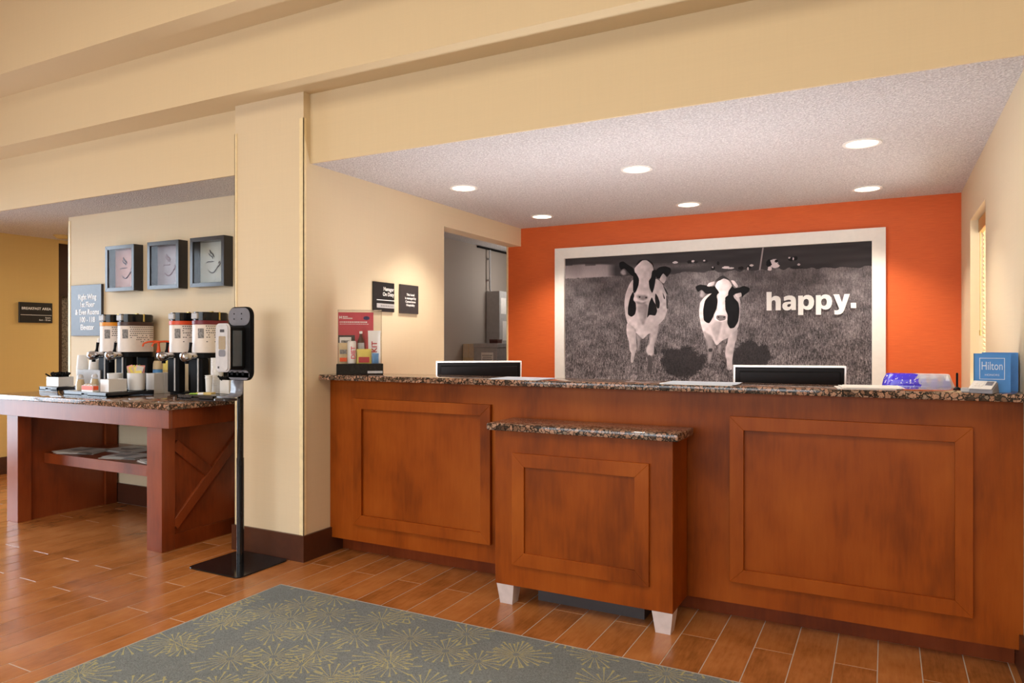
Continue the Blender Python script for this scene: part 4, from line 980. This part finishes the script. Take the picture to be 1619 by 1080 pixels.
# boxes, bowl and shakers
def open_box(name, x, y, z, w_, d_, h_, rz, label, mat='white', cat='box', wall=0.004, group=None):
    t = thing(name, label, cat, (x, y, z), rz, 0 and None or group)
    B().box(-w_ / 2, w_ / 2, -d_ / 2, d_ / 2, 0, 0.004).box(-w_ / 2, w_ / 2, -d_ / 2, -d_ / 2 + wall, 0.004, h_).box(-w_ / 2, w_ / 2, d_ / 2 - wall, d_ / 2, 0.004, h_).box(-w_ / 2, -w_ / 2 + wall, -d_ / 2 + wall, d_ / 2 - wall, 0.004, h_).box(w_ / 2 - wall, w_ / 2, -d_ / 2 + wall, d_ / 2 - wall, 0.004, h_).done('shell', M[mat], t)
    return t
def straws(x, y, z, w_, d_, label, n=36):
    b = B(); r_ = random.Random(int(abs(x) * 1000))
    for k in range(n):
        px_, py_ = x + r_.uniform(-w_ / 2, w_ / 2), y + r_.uniform(-d_ / 2, d_ / 2); a = r_.uniform(0, 6.3); l_ = r_.uniform(.02, .05)
        b.tube([(px_, py_, z - 0.02), (px_ + math.cos(a) * l_, py_ + math.sin(a) * l_, z + r_.uniform(.012, .030))], 0.006, 5)
    return tag(b.done('stirring_straws', M['black_matte']), label, 'straws', None, 'stuff')
open_box('stirrer_box', -5.640, 3.265, TR, 0.155, 0.115, 0.072, 0.0, 'white box packed with black stirrers on the left tray')
straws(-5.640, 3.265, TR + 0.078, 0.115, 0.075, 'black wrapped stirrers bristling out of the left white box', 90)
open_box('square_box', -4.708, 3.085, TR, 0.092, 0.130, 0.085, 0.0, 'square white box at the front of the middle tray')
open_box('packet_box', -4.832, 2.998, TR, 0.125, 0.042, 0.042, 0.0, 'low orange and white packet box between the shakers and the square white box')
B().box(-0.060, 0.060, -0.0222, -0.0211, 0.012, 0.040).box(0.0626, 0.0634, -0.018, 0.018, 0.012, 0.040).done('orange_band', M['orange_plastic'], [o for o in bpy.data.objects if o.name.startswith('packet_box')][-1])
for k in range(5):
    o = B().box(-0.048 + k * 0.019, -0.048 + k * 0.019 + 0.016, -0.0155, 0.0155, 0.0045, 0.050 + 0.004 * (k % 2)).done('tea_bag', M['straw' if k % 2 else 'paper'], None, (-4.832, 2.998, TR))
    tag(o, 'pale tea bag standing in the low orange packet box', 'tea bag', 'tea bags in the orange packet box')
t = thing('sugar_bowl', 'oval white bowl full of coloured sweetener packets on the middle tray', 'bowl', (-4.705, 3.250, TR))
B().lathe([(0.0, 0.0), (0.062, 0.0), (0.068, 0.010), (0.073, 0.118), (0.074, 0.121), (0.071, 0.121), (0.066, 0.012), (0.0, 0.008)], seg=28, cap=False, sy=0.70).done('body', M['white'], t, smooth=True)
pk0 = {}
for k in range(13):
    cn = ('yellow_p', 'straw', 'green_p', 'pink', 'paper', 'pink')[k % 6]
    if cn not in pk0: pk0[cn] = B().box(-0.022, 0.022, -0.0012, 0.0012, 0, 0.066, 0.0008)
    lab = {'yellow_p': 'yellow', 'straw': 'tan', 'green_p': 'green', 'pink': 'pink', 'paper': 'white'}[cn]
    if isinstance(pk0[cn], B): o = pk0[cn].done('sweetener_packet', M[cn]); pk0[cn] = o
    else: o = pk0[cn].copy(); COL.objects.link(o)
    u = -0.048 + 0.0080 * k
    o.location = (-4.705 + u, 3.250 + random.uniform(-.014, .014), TR + 0.100 + random.uniform(0, .012)); o.rotation_euler = (random.uniform(-.35, .35), random.uniform(-.4, .4), 0.6 + random.uniform(-.5, .5))
    tag(o, '%s sweetener packet standing in the oval white bowl' % lab, 'packet', '%s packets in the oval bowl' % lab)
t = thing('round_bowl', 'plain round white bowl half hidden behind the oval bowl on the middle tray', 'bowl', (-4.925, 3.235, TR))
B().lathe([(0.0, 0.0), (0.034, 0.0), (0.044, 0.02), (0.049, 0.112), (0.050, 0.115), (0.047, 0.115), (0.041, 0.022), (0.0, 0.008)], seg=24, cap=False).done('body', M['white'], t, smooth=True)
B().lathe([(0.0, 0.100), (0.0465, 0.100)], seg=24, cap=False).done('filling', M['paper'], t)
open_box('creamer_bin', -4.745, 3.425, TT, 0.088, 0.078, 0.148, 0.0, 'front one of two white bins between the coffee dispensers')
open_box('creamer_bin', -4.745, 3.508, TT, 0.092, 0.080, 0.148, 0.0, 'rear one of two white bins between the coffee dispensers')
def shaker(x, y, label):
    t = thing('glass_shaker', label, 'shaker', (x, y, TR), 0, 'glass shakers on the middle tray')
    B().lathe([(0.0, 0.0), (0.029, 0.0), (0.032, 0.006), (0.033, 0.04), (0.023, 0.082), (0.018, 0.092)], seg=10, cap=False).done('jar', M['glass'], t)
    B().lathe([(0.0, 0.003), (0.027, 0.003), (0.029, 0.04), (0.021, 0.078), (0.0, 0.078)], seg=10, cap=False).done('filling', M['straw'], t, smooth=True)
    B().lathe([(0.019, 0.088), (0.0195, 0.100), (0.012, 0.110), (0.0, 0.113)], seg=14, cap=False).done('cap', M['silver'], t, smooth=True)
shaker(-4.995, 3.030, 'faceted glass shaker at the left front corner of the middle tray')
shaker(-4.975, 3.120, 'faceted glass shaker behind the orange packet box')
open_box('napkin_holder', -5.450, 3.392, TT, 0.28, 0.045, 0.160, 0.0, 'grey napkin holder behind the shakers, in front of the cup stacks', 'light_grey')
b = B(); n0 = None

# foam cups, stacked
def cup_mesh(rt, rb, h_):
    return B().lathe([(0.0, 0.0015), (rb, 0.0), (rt, h_ - 0.005), (rt + 0.0028, h_ - 0.004), (rt + 0.0028, h_), (rt - 0.001, h_), (rb - 0.002, 0.004), (0.0, 0.004)], seg=18, cap=False)
def stack(x, y, n, rt, rb, h_, step, label, group, flip=True, z0=TT, mat='cup'):
    first = None
    for k in range(n):
        if first is None: o = first = cup_mesh(rt, rb, h_).done('foam_cup', M[mat], None, smooth=True)
        else: o = first.copy(); COL.objects.link(o)
        o.location = (x, y, z0 + k * step + (h_ if flip else 0)); o.rotation_euler = (PI if flip else 0, 0, 0)
        tag(o, 'topmost ' + label if k == n - 1 else label, 'cup', group)
stack(-5.708, 3.480, 12, 0.043, 0.034, 0.095, 0.0160, 'white foam cup in the ribbed stack at the coffee table\'s left end', 'cups in the far left stack')
stack(-5.545, 3.475, 10, 0.044, 0.033, 0.095, 0.0155, 'white foam cup in the second ribbed stack, beside the first coffee dispenser', 'cups in the second stack')
t = thing('slender_bottle', 'tall slender white bottle behind the two left cup stacks', 'bottle', (-5.632, 3.575, TT))
B().lathe([(0.0, 0.001), (0.028, 0.0), (0.029, 0.30), (0.022, 0.36), (0.016, 0.37), (0.0, 0.37)], seg=18, cap=False).done('body', M['white'], t, smooth=True)
B().lathe([(0.017, 0.371), (0.016, 0.405), (0.0, 0.408)], seg=14, cap=False).done('cap', M['cup'], t, smooth=True)
stack(-4.000, 3.350, 17, 0.038, 0.029, 0.090, 0.0112, 'white foam cup in the stack on the table behind the right tray', 'cups in the right stack', False)
stack(-3.965, 3.255, 2, 0.022, 0.018, 0.105, 0.015, 'small white cup on the right tray in front of the foam cup stack', 'small cups on the right tray', False, TR)
open_box('straw_box', -3.874, 3.345, TT, 0.085, 0.085, 0.125, 0.0, 'white box with black stirrers behind the right tray by the sanitizer')
straws(-3.874, 3.345, TT + 0.122, 0.05, 0.04, 'black stirrers standing in the white box behind the right tray', 40)
for k, (dx, dy, cn, lab, rz) in enumerate(((-0.075, -0.080, 'green_p', 'bright green sachet lying on the right tray', 0.3), (-0.035, -0.070, 'yellow_p', 'yellow sachet lying on the right tray beside the green one', -0.2), (0.010, -0.085, 'paper', 'white sachet lying on the right tray under the orange print', 0.1), (0.058, -0.082, 'tan', 'white and amber sachet at the front right of the right tray', 0.15))):
    t = thing('tea_sachet', lab, 'sachet', (-3.905 + dx, 3.245 + dy, TR), rz, None)
    B().box(-0.032, 0.032, -0.022, 0.022, 0, 0.008 + 0.003 * k, 0.003).done('pouch', M[cn], t)
    B().box(-0.034, -0.032, -0.020, 0.020, 0.001, 0.005).box(0.032, 0.034, -0.020, 0.020, 0.001, 0.005).done('crimped_edge', M['paper'], t)

# ---------------------------------------------------------------- coffee dispensers
def stadium(w_, d_, n=9):
    r = w_ / 2; L = d_ / 2 - r; out = []
    for k in range(n + 1): a = PI * k / n; out.append((r * math.cos(a), L + r * math.sin(a)))
    for k in range(n + 1): a = PI + PI * k / n; out.append((r * math.cos(a), -L + r * math.sin(a)))
    return out
def dispenser(x, y, band, label, rz=0.0):
    t = thing('coffee_dispenser', label, 'coffee dispenser', (x, y, TT), rz, 'coffee dispensers on the coffee table')
    W_, D_ = 0.160, 0.262
    B().prism(stadium(0.150, 0.25), 0.0, 0.018, 'z', 0.003).done('base_plate', M['black'], t)
    B().prism(stadium(0.150, 0.25), 0.262, 0.300, 'z', 0.003).done('deck', M['black'], t)
    for y0, y1 in ((-0.120, -0.062), (0.050, 0.120)): B().box(-0.060, 0.060, y0, y1, 0.018, 0.262, 0.006).done('pedestal', M['black'], t)
    sl = B().prism(stadium(W_, D_), 0.3005, 0.498, 'z', 0.003).done('sleeve', M['sleeve'], t, smooth=True)
    B().prism(stadium(W_ + 0.002, D_ + 0.002), 0.4985, 0.526, 'z', 0.001).done('colour_band', M[band], t, smooth=True)
    ld = B().prism(stadium(W_ - 0.004, D_ - 0.004), 0.5265, 0.585, 'z', 0.006, 2).done('lid', M['black_gloss'], t, smooth=True)
    B().box(W_ / 2 - 0.004, W_ / 2 + 0.004, 0.004, 0.016, 0.530, 0.588, 0.001).box(-0.012, 0.012, 0.000, 0.020, 0.586, 0.594, 0.002).done('hinge_strap', M['brass'], ld)
    B().box(-0.030, 0.030, -D_ / 2 - 0.006, -D_ / 2 + 0.02, 0.536, 0.578, 0.004).done('latch', M['light_grey'], ld)
    # printed photograph and rows of dark marks on the right side
    b = B(); r_ = random.Random(int(abs(x) * 100)); rr_ = W_ / 2 + 0.0006; Ls = D_ / 2 - W_ / 2
    def rim(s):
        if s < 0: return (rr_ * math.cos(s / rr_), -Ls + rr_ * math.sin(s / rr_))   # point on the right-hand outline, s = arc length back from the front corner of the straight side
        if s <= 2 * Ls: return (rr_, -Ls + s)
        a_ = (s - 2 * Ls) / rr_; return (rr_ * math.cos(a_), Ls + rr_ * math.sin(a_))
    for i in range(13):
        for j in range(8):
            if r_.random() < (0.95 if j < 4 else 0.5 if j < 6 else 0.2):
                s_ = -0.046 + i * 0.0155 + (j % 2) * 0.004; zz = 0.484 - j * 0.0155; (u0, v0), (u1, v1) = rim(s_), rim(s_ + 0.0095)
                b.quad([(u0, v0, zz), (u1, v1, zz), (u1, v1, zz + 0.0058), (u0, v0, zz + 0.0058)])
    b.done('printed_marks', M['ink'], sl)
    g = bmesh.new(); r = W_ / 2 + 0.0006; L = D_ / 2 - W_ / 2; cols = []
    for k in range(7):
        a = -1.22 + 0.50 * k / 6; cols.append([g.verts.new((r * math.cos(a), -L + r * math.sin(a), zz)) for zz in (0.402, 0.470)])
    for A, C in zip(cols, cols[1:]): g.faces.new((A[0], C[0], C[1], A[1]))
    b = B(); b._merge(g); b.done('printed_photo', M['photo_grey'], sl)
    # tap: collar, chrome body, spout, black lever
    ty = -D_ / 2
    tp = B().tube([(0, ty + 0.01, 0.278), (0, ty - 0.030, 0.278)], 0.024, 14).tube([(0, ty - 0.030, 0.278), (0, ty - 0.048, 0.276), (0, ty - 0.075, 0.274), (0, ty - 0.098, 0.270), (0, ty - 0.106, 0.266)], 0, 14, [0.026, 0.033, 0.036, 0.028, 0.012]).done('tap', M['steel'], t, smooth=True)
    B().tube([(0, ty - 0.062, 0.262), (0, ty - 0.062, 0.226)], 0.013, 12).done('spout', M['black'], tp, smooth=True)
    B().tube([(0, ty - 0.040, 0.30), (0, ty - 0.036, 0.325), (0, ty - 0.030, 0.372)], 0, 10, [0.014, 0.009, 0.011]).done('lever', M['black'], tp, smooth=True)
    B().tube([(0.030, ty + 0.004, 0.03), (0.030, ty + 0.004, 0.262)], 0.0055, 8).done('gauge_tube', M['silver'], t, smooth=True)
    return t
dispenser(-5.286, 3.50, 'orange_band', 'coffee dispenser with an amber band, nearest the wing sign')
dispenser(-5.072, 3.50, 'brown_band', 'coffee dispenser with a dark brown band, second from the wing sign')
dispenser(-4.488, 3.50, 'red_band', 'coffee dispenser with a bright orange red band, right of the yellow pump bottle')
dispenser(-4.247, 3.50, 'maroon_band', 'coffee dispenser with a maroon band, next to the sanitizer stand')

# syrup pump bottles
def pump(x, y, rz, label, body, wrap, base):
    t = thing('pump_bottle', label, 'bottle', (x, y, TT), rz)
    B().lathe([(0.0, 0.001), (0.033, 0.0), (0.039, 0.008), (0.040, 0.18), (0.038, 0.215), (0.026, 0.245), (0.016, 0.255), (0.016, 0.27), (0.0, 0.27)], seg=22, cap=False).done('body', M[body], t, smooth=True)
    B().lathe([(0.0406, 0.168), (0.0398, 0.190), (0.0388, 0.212), (0.033, 0.232)], seg=22, cap=False).done('label_wrap', M[wrap], t, smooth=True)
    B().lathe([(0.0405, 0.125), (0.0406, 0.166)], seg=22, cap=False).done('label_foot', M[base], t, smooth=True)
    B().lathe([(0.019, 0.256), (0.021, 0.288), (0.014, 0.295), (0.0, 0.295)], seg=16, cap=False).done('collar', M['navy'], t, smooth=True)
    B().tube([(0, 0, 0.295), (0, 0, 0.320), (0, 0, 0.360), (0, 0, 0.378)], 0, 12, [0.018, 0.013, 0.008, 0.014]).tube([(0.012, 0, 0.376), (-0.030, 0, 0.380), (-0.075, 0, 0.376), (-0.105, 0, 0.366), (-0.114, 0, 0.342)], 0, 10, [0.009, 0.008, 0.0065, 0.006, 0.006]).done('pump_head', M['orange_plastic'], t, smooth=True)
pump(-4.930, 3.590, 1.25, 'clear pump bottle with orange pump and blue label foot behind the white bins', 'glass_syrup', 'straw', 'blue_p')
pump(-4.815, 3.590, 1.15, 'yellow pump bottle with an orange pump beside the clear one', 'yellow_p', 'yellow_p', 'tan')

# ---------------------------------------------------------------- sanitizer stand
t = thing('sanitizer_stand', 'black floor stand with a white hand sanitizer dispenser in front of the column', 'stand', (-3.345, 2.965, 0))
B().prism(rrect(-0.207, 0.207, -0.200, 0.180, 0.035), 0.0004, 0.008, 'z', 0.002).done('base_plate', M['black_gloss'], t)
B().tube([(0, 0, 0.008), (0, 0, 0.62)], 0.021, 16).tube([(0, 0, 0.618), (0, 0, 1.10)], 0.0185, 16).done('pole', M['black_gloss'], t, smooth=True)
bp = B().prism(rrect(-0.056, 0.134, 1.075, 1.500, 0.05), -0.040, -0.014, 'y', 0.006, 2).done('back_board', M['black'], t)
B().prism(rrect(-0.050, 0.124, 1.392, 1.494, 0.045), -0.0425, -0.0405, 'y', 0.0008).done('header_plate', M['plate_grey'], bp)
for sx in (-0.002, 0.058):
    for zz in (1.43, 1.46): B().lathe([(0.0, 0), (0.004, 0), (0.004, 0.0015), (0, 0.002)], seg=8, cap=False).done('screw', M['black'], bp).matrix_local = Matrix.Translation((sx, -0.0428, zz)) @ Matrix.Rotation(PI / 2, 4, 'X')
B().prism(rrect(-0.048, 0.120, 1.078, 1.135, 0.03), -0.046, -0.0405, 'y', 0.001).done('lock_plate', M['plate_grey'], bp)
for sx in (-0.017, 0.028, 0.073): B().box(sx - 0.009, sx + 0.009, -0.0475, -0.0462, 1.105, 1.126).done('lock_slot', M['black'], bp)
dp = B().prism(rrect(-0.030, 0.088, 1.140, 1.385, 0.022), -0.140, -0.041, 'y', 0.006, 2).done('dispenser_case', M['black'], t)
B().box(0.0881, 0.0898, -0.132, -0.066, 1.160, 1.362, 0.0006).done('refill_window', M['window_grey'], dp)
fc = B().prism(rrect(-0.022, 0.090, 1.128, 1.402, 0.028), -0.162, -0.1405, 'y', 0.008, 2).done('front_cover', M['silver'], dp, smooth=True)
B().prism(rrect(0.012, 0.066, 1.255, 1.330, 0.006), -0.1635, -0.1625, 'y').done('chrome_badge', M['brass_pale'], t)
B().prism(rrect(0.012, 0.066, 1.215, 1.253, 0.012), -0.1635, -0.1625, 'y').done('sensor', M['grey_plastic'], t)
B().box(0.004, 0.016, -0.1633, -0.1625, 1.148, 1.160).done('status_light', M['ink'], t)
B().box(0.022, 0.056, -0.1633, -0.1625, 1.352, 1.368).done('logo_print', M['ink'], t)
# drip tray on a curved arm
path = [(-0.043, 1.076), (-0.046, 1.02), (-0.050, 1.000), (-0.064, 0.987), (-0.088, 0.982), (-0.150, 0.982)]
g = bmesh.new(); A = [[g.verts.new((x, y, z)) for x in (-0.020, 0.076)] for y, z in path]
for p_, q_ in zip(A, A[1:]): g.faces.new((p_[0], p_[1], q_[1], q_[0]))
b = B(); b._merge(g); o = b.done('drip_arm', M['plate_grey'], t, smooth=True, ang=80); md = o.modifiers.new('solid', 'SOLIDIFY'); md.thickness = 0.006
B().prism(rrect(-0.030, 0.086, -0.178, -0.075, 0.03), 0.964, 0.979, 'z', 0.003).done('drip_tray', M['tray'], t)

# ---------------------------------------------------------------- back office
t = thing('steel_cabinet', 'tall grey steel cabinet with papers taped to its side in the back office', 'cabinet', (-3.895, 7.35, 0))
B().box(-0.10, 0.075, -0.35, 0.35, 0, 1.865, 0.004).done('body', M['light_grey'], t)
for (y, z, w_, h_) in ((-0.26, 1.70, .12, .18), (-0.20, 1.42, .16, .22), (-0.25, 1.15, .12, .16), (0.02, 1.55, .2, .28)):
    B().box(0.0755, 0.0765, y - w_ / 2, y + w_ / 2, z - h_ / 2, z + h_ / 2).done('taped_paper', M['paper'], t)
t = thing('filing_cabinet', 'low filing cabinet under the boxes in the back office', 'cabinet', (-3.77, 6.62, 0))
B().box(-0.22, 0.22, -0.20, 0.22, 0, 0.98, 0.004).done('body', M['light_grey'], t)
for k in range(3):
    d = B().box(-0.205, 0.205, -0.212, -0.2005, 0.03 + k * 0.315, 0.33 + k * 0.315, 0.002).done('drawer', M['light_grey'], t)
    B().box(-0.06, 0.06, -0.226, -0.2125, 0.25 + k * 0.315, 0.265 + k * 0.315, 0.003).done('handle', M['steel'], d)
t = thing('storage_box', 'grey storage box with a white label in the back office', 'box', (-3.705, 6.62, 0.9805))
B().box(-0.135, 0.145, -0.15, 0.15, 0, 0.255, 0.003).done('body', M['office_grey'], t)
B().box(-0.139, 0.149, -0.154, 0.154, 0.256, 0.300, 0.003).done('lid', M['office_grey'], t)
B().box(-0.045, 0.100, -0.1518, -0.1504, 0.055, 0.205).done('paper_label', M['paper'], t)
b = B()
for z, a in ((0.175, 0.06), (0.155, 0.05), (0.135, 0.058), (0.085, 0.03)): b.box(0.0275 - a, 0.0275 + a, -0.1524, -0.1519, z - 0.004, z + 0.004)
b.done('print_line', M['photo_grey'], t)
t = thing('carton', 'beige carton beside the grey storage box in the back office', 'box', (-3.918, 6.62, 0.9805))
B().box(-0.070, 0.070, -0.13, 0.13, 0, 0.295, 0.002).done('body', M['kraft'], t)
B().box(-0.004, 0.004, -0.1306, -0.1302, 0, 0.295).box(-0.060, 0.060, -0.1306, -0.1302, 0.12, 0.15).done('tape', M['straw'], t)
t = thing('red_case', 'small dark red case on top of the grey storage box', 'case', (-3.66, 6.62, 1.2810))
B().box(-0.05, 0.05, -0.05, 0.05, 0, 0.028, 0.003).done('body', M['brown_case'], t)
B().box(-0.052, 0.052, -0.052, 0.052, 0.0285, 0.042, 0.003).done('lid', M['brown_case'], t)
t = thing('wall_conduit', 'thin pale conduit running down the office wall to the steel cabinet', 'conduit', (-3.985, 7.02, 1.86))
B().tube([(0.03, 0, 0.47), (0.03, 0, 0.03), (0.035, 0.01, 0.006)], 0.012, 8).done('pipe', M['light_grey'], t, smooth=True)
for z in (0.12, 0.36): B().box(-0.013, 0.030, -0.016, 0.016, z, z + 0.02, 0.002).done('clip', M['light_grey'], t)
tag(B().tube([(-3.985, 6.80, 2.345), (-3.985, 8.0, 2.345)], 0.011, 8).done('cable_raceway', M['black']), 'dark cable along the top of the back office wall', 'cable')
